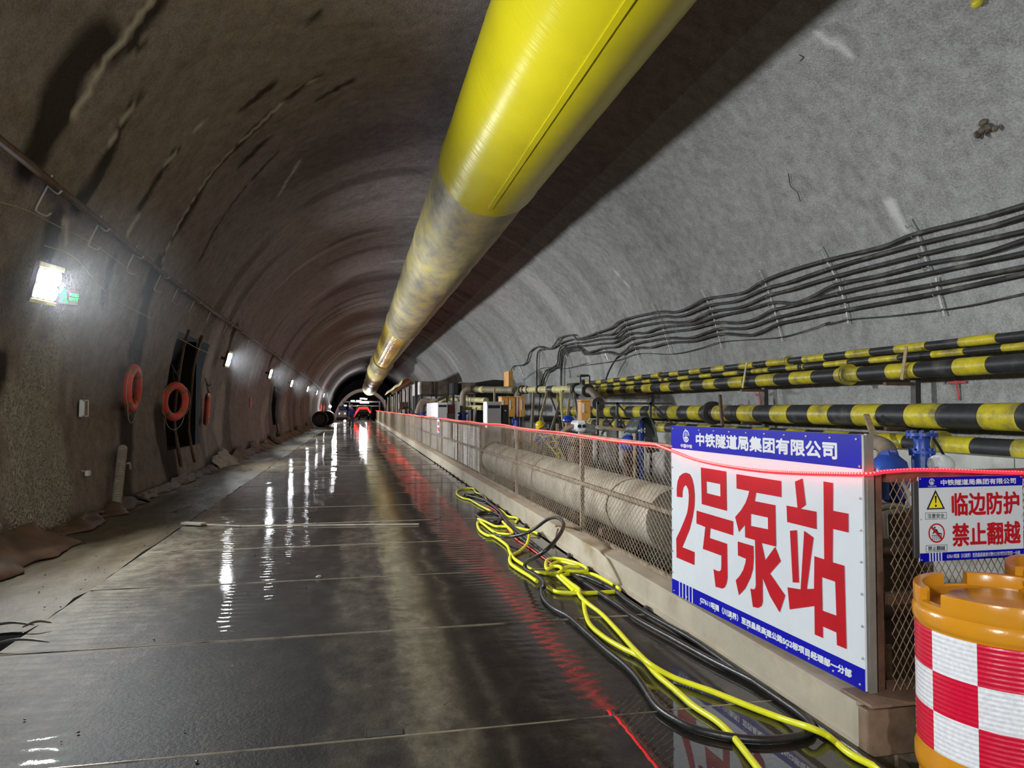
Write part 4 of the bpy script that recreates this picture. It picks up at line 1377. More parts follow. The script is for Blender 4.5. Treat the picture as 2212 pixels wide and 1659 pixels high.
# ------------------------------------------------------------------ cable pipe with hooks along the left wall
pp = [onwall(px, py, .085) for px, py in ((0, 304), (60, 352), (120, 402), (200, 466), (290, 540), (350, 588), (430, 649), (500, 700), (560, 742), (610, 778), (640, 800), (675, 824), (700, 846))]
pp = [pp[0] + (pp[0] - pp[1]) * 4] + pp
wp = thing('cable_pipe', 'long dark cable conduit slung on hooks along the upper left wall', 'pipe', pp[2])
MB().tube(spline(pp, 8), 0.042, 8).build('conduit', M['rust'], wp)
for px, py in ((118, 404), (224, 487), (300, 548), (357, 593), (393, 622), (428, 648), (462, 673), (497, 699), (520, 714), (545, 731), (570, 749), (600, 770), (622, 786), (645, 803), (665, 817)):
    p = onwall(px, py, .085)
    th = math.atan2(p.z - ZC, p.x - XC)
    out = Vector((math.cos(th), 0, math.sin(th)))
    tn = Vector((math.sin(th), 0, -math.cos(th)))
    tn = tn if tn.z < 0 else -tn
    q = [p + out * .075 - tn * .10, p + out * .06 - tn * .02, p + out * .05 + tn * .02, p - out * .05 + tn * .05, p - out * .075 + tn * .0]
    q2 = [p + out * .06 + tn * .02, p + out * .055 + tn * .26, p + out * .03 + tn * .30, p - out * .05 + tn * .30 + Vector((0, .02, 0)), p - out * .075 + tn * .25 + Vector((0, .03, 0))]
    b = MB()
    b.tube(spline(q, 4), .011, 6)
    b.tube(spline(q2, 4), .011, 6)
    b.build('hook', M['steel'], wp)


# ------------------------------------------------------------------ life rings
def life_ring(label, px, py, rz, dia=0.76, m=M['ring'], lean=0.06, ropey=0.0, inset=.16):
    p = onwall(px, py, inset)
    root = thing('life_ring', label, 'life ring', p, 'life rings hung on the left wall')
    root.rotation_euler = (0, lean, rz)
    Rm = dia / 2 - .075
    b = MB()
    seg, ms = 40, 12
    b.lathe([(Rm + .078 * math.cos(2 * math.pi * k / ms), .062 * math.sin(2 * math.pi * k / ms)) for k in range(ms + 1)], seg, rot=Matrix.Rotation(math.pi / 2, 3, 'Y'))
    b.build('ring', m, root, local=True)
    for k in range(4):
        a = math.radians(45 + 90 * k)
        b = MB()
        b.lathe([(Rm + .082 * math.cos(2 * math.pi * j / ms), .066 * math.sin(2 * math.pi * j / ms)) for j in range(ms + 1)], 3, rot=Matrix.Rotation(math.pi / 2, 3, 'Y'), a0=a - .085, a1=a + .085)
        b.build('band', M['ringband'], root, local=True)
    b = MB()
    k = Rm + .085
    yz = lambda a, r: Vector((0.02, r * math.cos(a), r * math.sin(a)))
    for a0, a1, sag in ((225, 315, .16), (135, 225, .05), (-45, 45, .04)):
        b.tube([yz(R_(a0 + (a1 - a0) * i / 10), k + sag * math.sin(math.pi * i / 10)) for i in range(11)], .006, 5)
    b.build('rope', M['rope'], root, local=True)
    b = MB()
    b.tube(spline([(0, -.05, Rm + .07), (-.03, -.06, Rm + .2), (-.06, -.02, Rm + .30), (-.02, .05, Rm + .2), (0.02, .07, Rm + .07)], 4), .009, 5)
    b.tube(spline([(-.10, -.04, Rm + .42), (-.04, -.03, Rm + .30), (0.0, -.02, Rm + .24), (.04, -.02, Rm + .30)], 4), .012, 5)
    b.build('hanging_hook', M['dsteel'], root, local=True)
    return root


life_ring('orange life ring nearest the camera, seen almost edge on below the wall lamp', 287, 838, R_(2))
life_ring('orange life ring facing the camera, hung on the edge of the tall dark niche', 378, 867, R_(-24))
life_ring('orange life ring seen fully edge on, right of the tall dark niche', 447, 884, R_(10))
life_ring('small distant red life ring by the far flood lights, left of the pair', 692.5, 880, R_(6))
life_ring('small distant red life ring by the far flood lights, right of the pair', 699, 881, R_(8), inset=.3)

# ------------------------------------------------------------------ small things on and along the left wall
p = onwall(180, 882, .03)
bx = thing('wall_box', 'small white framed box fixed to the left wall at head height', 'box', p)
MB().bbox(p, (.05, .17, .23), .006, Matrix.Rotation(.03, 3, 'Y')).build('case', M['white'], bx, smooth=False)
b = MB()
for dy, dz, sy, sz in ((-.075, 0, .02, .23), (.075, 0, .02, .23), (0, .105, .17, .02), (0, -.105, .17, .02)):
    b.bbox((p.x + .03, p.y + dy, p.z + dz), (.02, sy, sz), .003)
b.build('rim', M['white'], bx, smooth=False)
MB().box((p.x + .028, p.y, p.z), (.004, .13, .19)).build('cover', M['felt'], bx, smooth=False)
p = onwall(190, 1022, .05)
MB().bbox(p, (.05, .09, .07), .006).bar(p + Vector((0, .02, .02)), p + Vector((-.03, -.12, .04)), .012, .012).single('junction_box', M['white'], 'tiny white junction box low on the left wall, left of the ribbed pipe', 'box')
p = onwall(541, 870, .04)
MB().bbox(p, (.03, .22, .34), .004).bbox(p + Vector((.017, 0, .06)), (.006, .12, .1), .001).single('notice_plate', M['ring'], 'small red notice plate on the left wall between the lamps', 'plate')
# ribbed pipe standing against the wall
a_, c_ = onwall(265, 966, .12), onwall(252, 1088, .14)
rp = thing('ribbed_pipe', 'white ribbed plastic pipe standing against the left wall below the first life ring', 'pipe', c_)
d_ = (a_ - c_)
pts, rad = [], []
for i in range(49):
    pts.append(c_ + d_ * (i / 48))
    rad.append(.068 if i % 2 else .058)
MB().tube(pts, rad, 16).build('ribbed_hose', M['felt'], rp)
MB().bbox(a_ + Vector((.02, .09, -.12)), (.02, .03, .16), .004).build('strap', M['steel'], rp, smooth=False)
p = onwall(277, 1005, .05)
MB().tube(spline([p + Vector((0, -.06, .03)), p + Vector((.02, 0, .03)), p + Vector((.02, .04, -.06))], 5), .014, 6).single('pipe_stub', M['white'], 'short bent white pipe stub right of the ribbed pipe', 'pipe')
# wires on the left wall
for k, (q, lab) in enumerate((([(0, 436), (60, 455), (120, 486), (210, 532), (300, 600)], 'upper of two thin wires stretched over the left wall above the large lamp'), ([(95, 530), (160, 556), (240, 640), (330, 690)], 'lower of two thin wires stretched over the left wall above the large lamp'))):
    MB().tube(spline([onwall(px, py, .05) for px, py in q], 6), .005, 5).single('stretched_wire', M['rope'], lab, 'wire')


# waterproofing membrane hanging out at the foot of the wall
def membrane(name, label, y0, y1, m, h=.28, out=.30, seed=0):
    b = MB()
    n = int((y1 - y0) / .09)
    rows = 7
    vs = []
    for i in range(n + 1):
        y = y0 + (y1 - y0) * i / n
        f = 0.55 + 0.9 * (nz(y * 1.7 + seed, 3.0) + .5) * (0.6 + 0.4 * math.sin(y * 2 + seed))
        g = out * (0.7 + 0.8 * nz(y * 2.3 + seed, 8.0))
        for j in range(rows):
            t = j / (rows - 1)
            z = h * f * (1 - t) ** 0.8 + 0.012
            x = wallx(max(z, 0), -1) + .13 + g * (t ** 1.5) + .05 * nz(y * 6 + seed, j * 1.3) + .03 * math.sin(y * 9 + j)
            vs.append((x, y, z + .02 * nz(y * 7, j * 2.0 + seed)))
    fs = [(i * rows + j, (i + 1) * rows + j, (i + 1) * rows + j + 1, i * rows + j + 1) for i in range(n) for j in range(rows - 1)]
    b.add(vs, fs)
    o = b.single(name, m, label, 'sheet')
    md = o.modifiers.new('thickness', 'SOLIDIFY')
    md.thickness = .008
    return o


membrane('membrane_sheet', 'thick brown membrane sheet folded out at the foot of the left wall, nearest the camera', 5.6, 8.6, M['membrane'], .32, .42, 1)
membrane('membrane_sheet', 'brown membrane sheet at the foot of the left wall left of the ribbed pipe', 8.7, 11.9, M['membrane'], .15, .26, 5)
membrane('membrane_sheet', 'crumpled orange brown membrane sheet at the wall foot below the facing life ring', 12.1, 18.5, M['membrane'], .14, .16, 9)
membrane('membrane_sheet', 'torn membrane sheet at the wall foot past the tall niche', 18.9, 30, M['membrane'], .26, .24, 13)
membrane('membrane_sheet', 'distant reddish membrane sheet along the wall foot under the far lamps', 30.3, 56, M['membrane'], .32, .3, 21)
membrane('felt_scrap', 'grey crumpled felt scrap lying on the nearest brown membrane sheet', 6.5, 7.9, M['felt'], .36, .16, 31)
membrane('felt_scrap', 'grey torn felt scrap at the wall foot just past the tall niche', 18.3, 20.6, M['felt'], .42, .34, 37)
# things lying on the road and the verge
a_, c_ = onZ(398, 1131, .012), onZ(520, 1136, .012)
MB().bar(a_, c_, .045, .012).bar(onZ(520, 1136, .012), onZ(905, 1132, .012), .016, .014).single('batten', M['felt'], 'pale wet batten lying across the road plates from the left crack', 'batten')
MB().bbox(onZ(418, 1131, .03), (.30, .10, .03), .006, Matrix.Rotation(-.5, 3, 'Z')).single('offcut_board', M['felt'], 'small pale board at the left end of the wet batten', 'board')
p = onZ(689, 1246, .012)
MB().ball(p, (.028, .022, .014), 10, 6).single('pebble', M['felt'], 'single pale pebble in the middle of the road', 'stone')
for k, (px, py, s, lab) in enumerate(((40, 1392, .35, 'dark stick lying at the near lip of the cut in the verge'), (80, 1352, .16, 'dark twig at the right end of the cut in the verge'), (20, 1355, .3, 'dark bark strip at the far lip of the cut in the verge'))):
    p = onZ(px, py, .03)
    a = rnd.uniform(-.6, .9)
    MB().tube(spline([p + Vector((-s / 2, -s * .2 * a, 0)), p + Vector((0, 0, .03)), p + Vector((s / 2, s * .3 * a, .01))], 4), [.004, .007, .008, .009, .009, .008, .007, .006, .003], 6).single('stick', M['rust'] if k == 1 else M['dsteel'], lab, 'stick')
b = MB()
for i in range(150):
    y = rnd.uniform(3.0, 16)
    x = rnd.choice((rnd.gauss(XL - .05, .06), rnd.gauss(-2.5, .3), rnd.uniform(-2, 2)))
    x = min(max(x, -3.1), 2.0)
    s = rnd.uniform(.003, .009)
    b.ball((x, y, s * .3 + .004), (s, s * rnd.uniform(.7, 1.3), s * .6), 5, 4)
tag(b.build('grit', M['rubber']), 'scattered dark grit on the road and the verge', 'grit', None, 'stuff')

# ------------------------------------------------------------------ right wall: cable racks and cables
C2 = lambda x, y: (1250 + x / 3.687, 450 + y / 3.687)
C1 = lambda x, y: (1700 + x / 4.148, 300 + y / 4.148)
G6 = lambda x, y: (1050 + x / 5.53, 720 + y / 5.53)
racks = [
    ([(C1, 1090, 720), (C1, 1165, 860), (C1, 1240, 1065), (C1, 1290, 1225)], 'first from the right frame edge, upper piece'),
    ([(C1, 1335, 1240), (C1, 1360, 1390), (C1, 1412, 1585)], 'first from the right frame edge, lower piece'),
    ([(C1, 295, 965), (C1, 360, 1100), (C1, 450, 1270), (C1, 520, 1480), (C1, 550, 1655)], 'second from the right frame edge'),
    ([(C2, 1440, 490), (C2, 1490, 605), (C2, 1545, 760), (C2, 1625, 1060)], 'third from the right frame edge'),
    ([(C2, 975, 650), (C2, 1030, 750), (C2, 1075, 870), (C2, 1140, 1115)], 'fourth from the right frame edge'),
    ([(C2, 580, 765), (C2, 630, 860), (C2, 680, 980), (C2, 740, 1165)], 'fifth from the right frame edge'),
    ([(C2, 330, 840), (C2, 380, 935), (C2, 425, 1050), (C2, 480, 1195)], 'sixth from the right frame edge'),
    ([(C2, 125, 930), (C2, 165, 1020), (C2, 195, 1110), (C2, 238, 1210)], 'seventh from the right frame edge'),
    ([(G6, 1085, 95), (G6, 1120, 180), (G6, 1185, 355)], 'eighth from the right frame edge'),
    ([(G6, 860, 40), (G6, 900, 160), (G6, 985, 340), (G6, 1010, 540)], 'ninth from the right frame edge'),
    ([(G6, 610, 120), (G6, 680, 260), (G6, 740, 470)], 'tenth, above the yellow pipe'),
    ([(G6, 330, 230), (G6, 380, 350), (G6, 450, 520)], 'eleventh, right of the upper orange box')]
NC = 7
for pts, lab in racks:
    P = [onwall(*f(x, y), .055) for f, x, y in pts]
    S = spline(P, 6)
    rk = thing('cable_rack', 'galvanised cable rack on the right wall, ' + lab, 'rack', P[0], 'cable racks on the right wall')
    b = MB()
    for p, q in zip(S, S[1:]):
        b.bar(p, q, .035, .012)
    b.build('rail', M['steel'], rk, smooth=False)
    L = sum((q - p).length for p, q in zip(S, S[1:]))
    nh = max(3, int(L / .16))
    for i in range(nh):
        p = S[min(len(S) - 1, int((i + .5) / nh * (len(S) - 1)))]
        th = math.atan2(p.z - ZC, p.x - XC)
        inn = Vector((-math.cos(th), 0, -math.sin(th)))
        tz = Vector((-math.sin(th), 0, math.cos(th)))
        MB().tube([p, p + inn * .05 - tz * .022, p + inn * .085 - tz * .012, p + inn * .095 + tz * .02], .007, 5).build('hook', M['steel'], rk)

CB = [  # one list per cable, right to left
    [(C1, 2300, 540), (C1, 2124, 590), (C1, 1700, 715), (C1, 1150, 850), (C1, 900, 950), (C1, 700, 1005), (C1, 340, 1090), (C1, 0, 1190), (C2, 1460, 585), (C2, 1330, 665), (C2, 1200, 695), (C2, 1000, 725), (C2, 880, 790), (C2, 760, 830), (C2, 615, 830), (C2, 350, 890), (C2, 250, 955), (C2, 150, 990), (C2, 0, 1040), (G6, 1030, 25), (G6, 880, 55), (G6, 820, 130), (G6, 750, 188), (G6, 620, 162), (G6, 525, 225), (G6, 490, 330), (G6, 435, 380), (G6, 335, 392), (G6, 300, 440)],
    [(C1, 2300, 640), (C1, 2124, 690), (C1, 1800, 790), (C1, 1175, 940), (C1, 800, 1040), (C1, 370, 1165), (C1, 0, 1290), (C2, 1485, 640), (C2, 1250, 740), (C2, 1030, 775), (C2, 850, 850), (C2, 750, 868), (C2, 630, 868), (C2, 365, 930), (C2, 260, 1005), (C2, 160, 1015), (C2, 0, 1050), (G6, 1090, 70), (G6, 1000, 80), (G6, 880, 120), (G6, 790, 180), (G6, 700, 196), (G6, 640, 200), (G6, 612, 260), (G6, 606, 450), (G6, 608, 640)],
    [(C1, 2300, 780), (C1, 2124, 825), (C1, 1200, 1035), (C1, 400, 1240), (C1, 0, 1360), (C2, 1505, 695), (C2, 1280, 790), (C2, 1045, 825), (C2, 900, 895), (C2, 780, 912), (C2, 645, 912), (C2, 380, 965), (C2, 280, 1035), (C2, 165, 1045), (C2, 0, 1075), (G6, 1100, 115), (G6, 1000, 130), (G6, 900, 160), (G6, 865, 240), (G6, 850, 360), (G6, 790, 410), (G6, 720, 445), (G6, 680, 520), (G6, 655, 620), (G6, 640, 800), (G6, 620, 1130)],
    [(C1, 2300, 850), (C1, 2124, 905), (C1, 1700, 1040), (C1, 1235, 1120), (C1, 800, 1230), (C1, 440, 1305), (C1, 250, 1400), (C1, 100, 1465), (C1, 0, 1475), (C2, 1640, 755), (C2, 1525, 755), (C2, 1300, 820), (C2, 1065, 870), (C2, 900, 925), (C2, 660, 950), (C2, 520, 995), (C2, 400, 1000), (C2, 280, 1070), (C2, 180, 1080), (C2, 0, 1100), (G6, 1100, 150), (G6, 1000, 165), (G6, 910, 190), (G6, 885, 260), (G6, 870, 370), (G6, 800, 430), (G6, 735, 470), (G6, 700, 540), (G6, 668, 640), (G6, 655, 760)],
    [(C1, 2300, 970), (C1, 2124, 1020), (C1, 1265, 1205), (C1, 470, 1380), (C1, 0, 1505), (C2, 1545, 810), (C2, 1400, 885), (C2, 1250, 915), (C2, 1085, 912), (C2, 880, 965), (C2, 680, 990), (C2, 500, 1030), (C2, 415, 1038), (C2, 290, 1105), (C2, 190, 1115), (C2, 60, 1150), (G6, 1110, 178), (G6, 980, 192), (G6, 915, 225), (G6, 900, 330), (G6, 893, 480), (G6, 892, 640)],
    [(C1, 2300, 1100), (C1, 2124, 1145), (C1, 1340, 1300), (C1, 495, 1455), (C1, 0, 1580), (C2, 1575, 870), (C2, 1350, 950), (C2, 1230, 960), (C2, 1100, 962), (C2, 900, 1030), (C2, 800, 1037), (C2, 700, 1035), (C2, 440, 1080), (C2, 380, 1125), (C2, 310, 1165), (C2, 210, 1145), (C2, 60, 1165), (G6, 1130, 205), (G6, 1000, 215), (G6, 935, 240), (G6, 915, 330), (G6, 902, 480), (G6, 899, 640)],
    [(C1, 2300, 1160), (C1, 2124, 1205), (C1, 1360, 1375), (C1, 515, 1535), (C1, 0, 1640), (C2, 1590, 920), (C2, 1400, 1005), (C2, 1300, 1010), (C2, 1115, 1003), (C2, 900, 1060), (C2, 715, 1072), (C2, 560, 1110), (C2, 445, 1115), (C2, 340, 1170), (C2, 290, 1210), (C2, 240, 1300), (C2, 205, 1400), (C2, 190, 1480)]]
names = ['topmost', 'second from the top', 'third from the top', 'fourth from the top', 'fifth from the top', 'sixth from the top', 'lowest']
for i, pts in enumerate(CB):
    P = [onwall(*f(x, y), .105 if i != 6 or k < 14 else .3) for k, (f, x, y) in enumerate(pts)]
    MB().tube(spline(P, 5), .027, 8).single('power_cable', M['cable'], 'thick dusty black cable on the right wall racks, ' + names[i] + ' of seven', 'cable', 'thick cables on the right wall racks')
thin = [(C1, 2300, 1350), (C1, 2124, 1385), (C1, 1700, 1480), (C1, 1400, 1530), (C1, 900, 1590), (C1, 545, 1620), (C1, 350, 1670), (C2, 2000, 905), (C2, 1850, 960), (C2, 1620, 1025), (C2, 1400, 1045), (C2, 1130, 1065), (C2, 950, 1120), (C2, 735, 1162), (C2, 480, 1158), (C2, 330, 1205), (C2, 200, 1230), (C2, 0, 1255), (G6, 1200, 355), (G6, 1050, 400), (G6, 900, 425), (G6, 700, 410), (G6, 560, 470), (G6, 440, 560)]
MB().tube(spline([onwall(*f(x, y), .08) for f, x, y in thin], 5), .009, 6).single('thin_wire', M['cable'], 'single thin dark wire sagging below the thick cables on the right wall', 'wire')
# wire ends and a rag sticking out of the shotcrete
for q, lab in (([(1703, 375), (1708, 402), (1722, 415), (1729, 435)], 'short bent wire end sticking out of the right wall above the cables'), ([(1726, 118), (1735, 124), (1728, 132)], 'tiny wire hook high on the right wall near the top edge')):
    MB().tube(spline([onwall(px, py, .03) for px, py in q], 5), .006, 5).single('wire_end', M['dsteel'], lab, 'wire')
p = onwall(2135, 272, .03)
b = MB()
for i in range(9):
    b.ball(p + Vector((rnd.uniform(-.03, .02), rnd.uniform(-.12, .12), rnd.uniform(-.07, .07))), (rnd.uniform(.02, .05), rnd.uniform(.02, .07), rnd.uniform(.015, .05)), 7, 5)
b.single('grout_lump', M['tank'], 'rough dark grout lump stuck to the right wall near the right edge', 'lump')
MB().ball(onwall(2110, 6, .05), (.05, .06, .05), 10, 7).single('survey_marker', M['yband'], 'small yellow marker knob high on the right wall at the top edge', 'marker')
# red crosses sprayed on the wall
for (px, py, s), lab in zip(((2067, 826, .22), (1641, 853, .20), (1400, 853, .20), (1306, 857, .16)), ('largest red spray paint cross on the right wall at the right edge', 'red spray paint cross on the right wall below a yellow pipe bracket', 'red spray paint cross on the right wall above the black stand', 'red spray paint cross on the right wall by the valve')):
    p = onwall(px, py, .035)
    nrm = Vector((-1, 0, -(p.z - ZC) / R)).normalized()
    b = MB()
    b.box(p, (.006, s * 1.3, .035), Matrix.Rotation(-.12, 3, 'Y'))
    b.box(p + Vector((0, .0, -.04)), (.006, .032, s * 1.7), Matrix.Rotation(-.12, 3, 'Y'))
    b.single('paint_cross', M['redpaint'], lab, 'paint mark')


# ------------------------------------------------------------------ striped pipes along the right wall
def striped(label, x, z, r, y0, y1, flanges, ph=0.0, slope=0.0):
    root = thing('striped_pipe', label, 'pipe', (x, y0, z), 'black and yellow striped pipes along the right wall')
    zz = lambda y: z + slope * (y - 8)
    MB().cyl((x, y0, zz(y0)), (x, y1, zz(y1)), r, seg=20).build('tube', M['blackpipe'], root)
    y = y0 + ph
    while y + .6 < y1:
        L = .52 + rnd.uniform(-.06, .06)
        P = [(x, y + L * k / 6, zz(y + L * k / 6)) for k in range(7)]
        MB().tube(P, [r + .004 + .004 * rnd.random() for _ in P], 18).build('yellow_band', M['yband'], root)
        y += 1.05 + rnd.uniform(-.03, .03)
    for fy in flanges:
        MB().cyl((x, fy, zz(fy)), (x, fy + .035, zz(fy)), r * 1.55, seg=20).cyl((x, fy + .055, zz(fy)), (x, fy + .09, zz(fy)), r * 1.55, seg=20).build('flange', M['yband'] if r < .12 and r > .045 else M['dsteel'], root)
    return root


striped('thin black and yellow striped pipe, highest of the five on the right wall', 7.15, 2.25, .054, 2.5, 24, [10.9, 16.2], .2)
striped('thinnest black and yellow striped pipe, second from the top on the right wall', 7.12, 2.13, .038, 2.5, 23, [10.5, 15.9], .6)
striped('medium black and yellow striped pipe, third from the top on the right wall', 7.0, 1.94, .10, 2.5, 21.5, [9.2, 19.9], .1)
striped('thick black and yellow striped pipe, fourth from the top on the right wall', 7.0, 1.355, .152, 2.5, 24.5, [13.3], .75)
striped('black and yellow striped pipe, lowest of the five, partly behind the large sign', 6.98, 1.0, .115, 2.5, 22, [7.5, 17.4], .35)


# brackets carrying the pipes, and slanting props
def prop(name, label, a, c_, w, h, m, cat='prop'):
    return MB().bar(a, c_, w, h).single(name, m, label, cat, smooth=False)


prop('pipe_clamp', 'yellow flat bar clamp over the upper three pipes, left of the sign top', onX(1613, 783, 6.86), onX(1604, 838, 6.86), .05, .012, M['yband'], 'clamp')
prop('pipe_clamp', 'rusty flat bar clamp over the upper three pipes near the right edge', onX(1958, 748, 6.86), onX(1948, 820, 6.86), .05, .012, M['wood'], 'clamp')
prop('support_post', 'short dark steel post in front of the thick striped pipe, above the sign', onX(1555, 853, 6.7), onX(1561, 920, 6.7), .05, .05, M['rust'], 'post')
prop('wood_stick', 'wooden stick leaning on the thick striped pipe, right of the sign', onX(1871, 897, 6.72), onX(1908, 995, 6.4), .07, .05, M['wood'], 'stick')
for k, (py, lab) in enumerate(((8.2, 'nearest dark bracket post behind the striped pipes'), (11.8, 'dark bracket post behind the striped pipes above the sign'), (16.9, 'far dark bracket post behind the striped pipes'))):
    br = thing('pipe_bracket', lab, 'bracket', (7.25, py, .9))
    MB().box((7.22, py, 1.25), (.08, .09, 1.3)).build('upright', M['dsteel'], br, smooth=False)
    for zz in (1.77, 1.19, .87):
        MB().box((7.0, py, zz), (.5, .06, .04)).build('arm', M['rust'], br, smooth=False)


# ------------------------------------------------------------------ pump pit
def flange(b, p, d, r, t=.04):
    d = Vector(d).normalized()
    b.cyl(Vector(p) - d * t, Vector(p) + d * t, r, seg=18)
    a, c_, _ = frame(d)
    for k in range(8):
        q = Vector(p) + (a * math.cos(k * math.pi / 4) + c_ * math.sin(k * math.pi / 4)) * r * .84
        b.cyl(q - d * (t + .02), q + d * (t + .02), .013, seg=6)
    return b


# long grey tank just behind the fence
tk = thing('horizontal_tank', 'long muddy grey horizontal steel cylinder lying right behind the mesh fence', 'tank', (2.72, 10, 0))
M['mudtank'] = mat('muddy_tank_skin', (0.33, 0.295, 0.235), 0.7, var=0.25, vs_=3, dirt=(0.17, 0.125, 0.085), dirt_amt=0.5)
MB().cyl((2.74, 5.9, .46), (2.74, 14.6, .46), .285, seg=36).build('shell', M['mudtank'], tk)
flange(MB(), (2.74, 14.3, .46), (0, 1, 0), .33, .03).build('end_flange', M['rust'], tk)
MB().cyl((2.74, 14.6, .46), (2.74, 14.95, .46), .24, .2, 28).build('end_cone', M['mudtank'], tk)
for yy in (7.2, 10.2, 13.2):
    MB().box((2.74, yy, -.2), (.5, .12, .8)).build('saddle', M['rust'], tk, smooth=False)
# concrete wall panels behind the far part of the fence
cw = thing('concrete_parapet', 'stained concrete panel wall running behind the far mesh fence', 'wall', (2.6, 15, -.6))
yy = 14.9
k = 0
while yy < 84:
    L = 2.0
    MB().bbox((2.58 + .02 * (k % 2), yy + L / 2, .255 + .01 * (k % 3)), (.12, L - .02, 1.72), .01).build('panel', M['conc'], cw, smooth=False)
    yy += L
    k += 1


def cabinet(name, label, x0, x1, y, z0, z1, depth, m, door=True, m2=None, slots=False, roof=False, handle=True):
    """box facing the camera (-Y) with front door and side face"""
    root = thing(name, label, 'cabinet', ((x0 + x1) / 2, y + depth / 2, z0))
    w = x1 - x0
    MB().bbox(((x0 + x1) / 2, y + depth / 2, (z0 + z1) / 2), (w, depth, z1 - z0), .012).build('case', m, root, smooth=False)
    d = MB().bbox(((x0 + x1) / 2, y - .008, (z0 + z1) / 2), (w * .92, .02, (z1 - z0) * .94), .005).build('door', m2 or m, root, smooth=False)
    if handle:
        MB().bbox((x0 + w * .46, y - .026, z0 + (z1 - z0) * .48), (w * .06, .02, (z1 - z0) * .05), .003).build('handle', M['black'], d, smooth=False)
    if slots:
        MB().box(((x0 + x1) / 2, y - .02, z1 - (z1 - z0) * .06), (w * .8, .01, (z1 - z0) * .035)).build('vent_slot', M['black'], root, smooth=False)
    if roof:
        MB().bbox(((x0 + x1) / 2, y + depth / 2, z1 + .012), (w * 1.08, depth * 1.12, .03), .006).build('roof', m, root, smooth=False)
    return root


def px_box(px0, px1, py0, py1, y):
    a, c_ = onY(px0, py0, y), onY(px1, py1, y)
    return a.x, c_.x, c_.z, a.z


x0, x1, z0, z1 = px_box(1255, 1276, 867, 912, 12.6)
ob = cabinet('orange_cabinet', 'bright orange electrical cabinet with a white paper label, nearest and largest in the pit', x0, x1, 12.6, z0, z1, .22, M['orangebox'], roof=True)
MB().box((x0 + .035, 12.57, z1 - .12), (.04, .004, .17)).build('paper_label', M['white'], ob, smooth=False)
MB().bar(((x0 + x1) / 2, 12.72, z0), ((x0 + x1) / 2, 12.72, -.6), .06, .06).build('stand', M['dsteel'], ob, smooth=False)
for (a, c_, lab) in ((1083, 1098, 'orange cabinet behind the tall grey cabinet, leftmost of three in a row'), (1098.5, 1113, 'orange cabinet partly behind the brown riser pipe, middle of three in a row'), (1123, 1134, 'orange cabinet right of the brown riser pipe, rightmost of three in a row')):
    x0, x1, z0, z1 = px_box(a, c_, 858, 901, 22.6)
    q = cabinet('orange_cabinet', lab, x0, x1, 22.6, z0, z1, .5, M['orangebox'], roof=True)
    MB().bar(((x0 + x1) / 2, 22.85, z0), ((x0 + x1) / 2, 22.85, -.6), .08, .08).build('stand', M['dsteel'], q, smooth=False)
    MB().box((x0 + .05, 22.57, z1 - .25), (.04, .004, .3)).build('paper_label', M['white'], q, smooth=False)
x0, x1, z0, z1 = px_box(1098, 1108, 801, 835, 28.0)
q = cabinet('orange_cabinet', 'small orange box high on a post against the right wall, cables entering its top', x0, x1, 28.0, z0, z1, .9, M['orangebox'])
MB().bar(((x0 + x1) / 2, 28.4, z0), ((x0 + x1) / 2, 28.4, -.6), .08, .08).build('stand', M['dsteel'], q, smooth=False)
x0, x1, z0, z1 = px_box(1051, 1083, 867.5, 930, 18.3)
q = cabinet('grey_cabinet', 'tall grey control cabinet with a slotted top, just above the LED rope', x0, x1, 18.3, -.6, z1, .5, M['white'], m2=M['grey'], slots=True, handle=False)
x0, x1, z0, z1 = px_box(1085, 1098, 874.5, 930, 18.3)
q = cabinet('black_cabinet', 'narrow black control panel attached right of the tall grey cabinet', x0, x1, 18.3, -.6, z1, .45, M['black'])
MB().box(((x0 + x1) / 2, 18.28, z1 - .15), ((x1 - x0) * .3, .01, .03)).build('display', M['white'], q, smooth=False)
x0, x1, z0, z1 = px_box(945, 967, 869.5, 910, 28.7)
q = cabinet('grey_cabinet', 'shorter grey cabinet with a white side, farther along behind the LED rope', x0, x1, 28.7, -.6, z1, 4.5, M['white'], m2=M['grey'], slots=True, handle=False)
x0, x1, z0, z1 = px_box(969, 983, 874, 900, 29.5)
q = cabinet('red_cabinet', 'dark red machine box between the grey cabinet and the riser pipe', x0, x1, 29.5, -.6, z1, .7, M['redcab'])
x0, x1, z0, z1 = px_box(965, 982, 893, 910, 25.5)
q = cabinet('battery_box', 'small dark grey case with a handle in front of the red machine box', x0, x1, 25.5, z0 - .3, z1, .3, M['dsteel'])
MB().bar((x0 + .1, 25.6, z1), (x0 + .1, 25.6, -.6), .05, .05).build('stand', M['dsteel'], q, smooth=False)


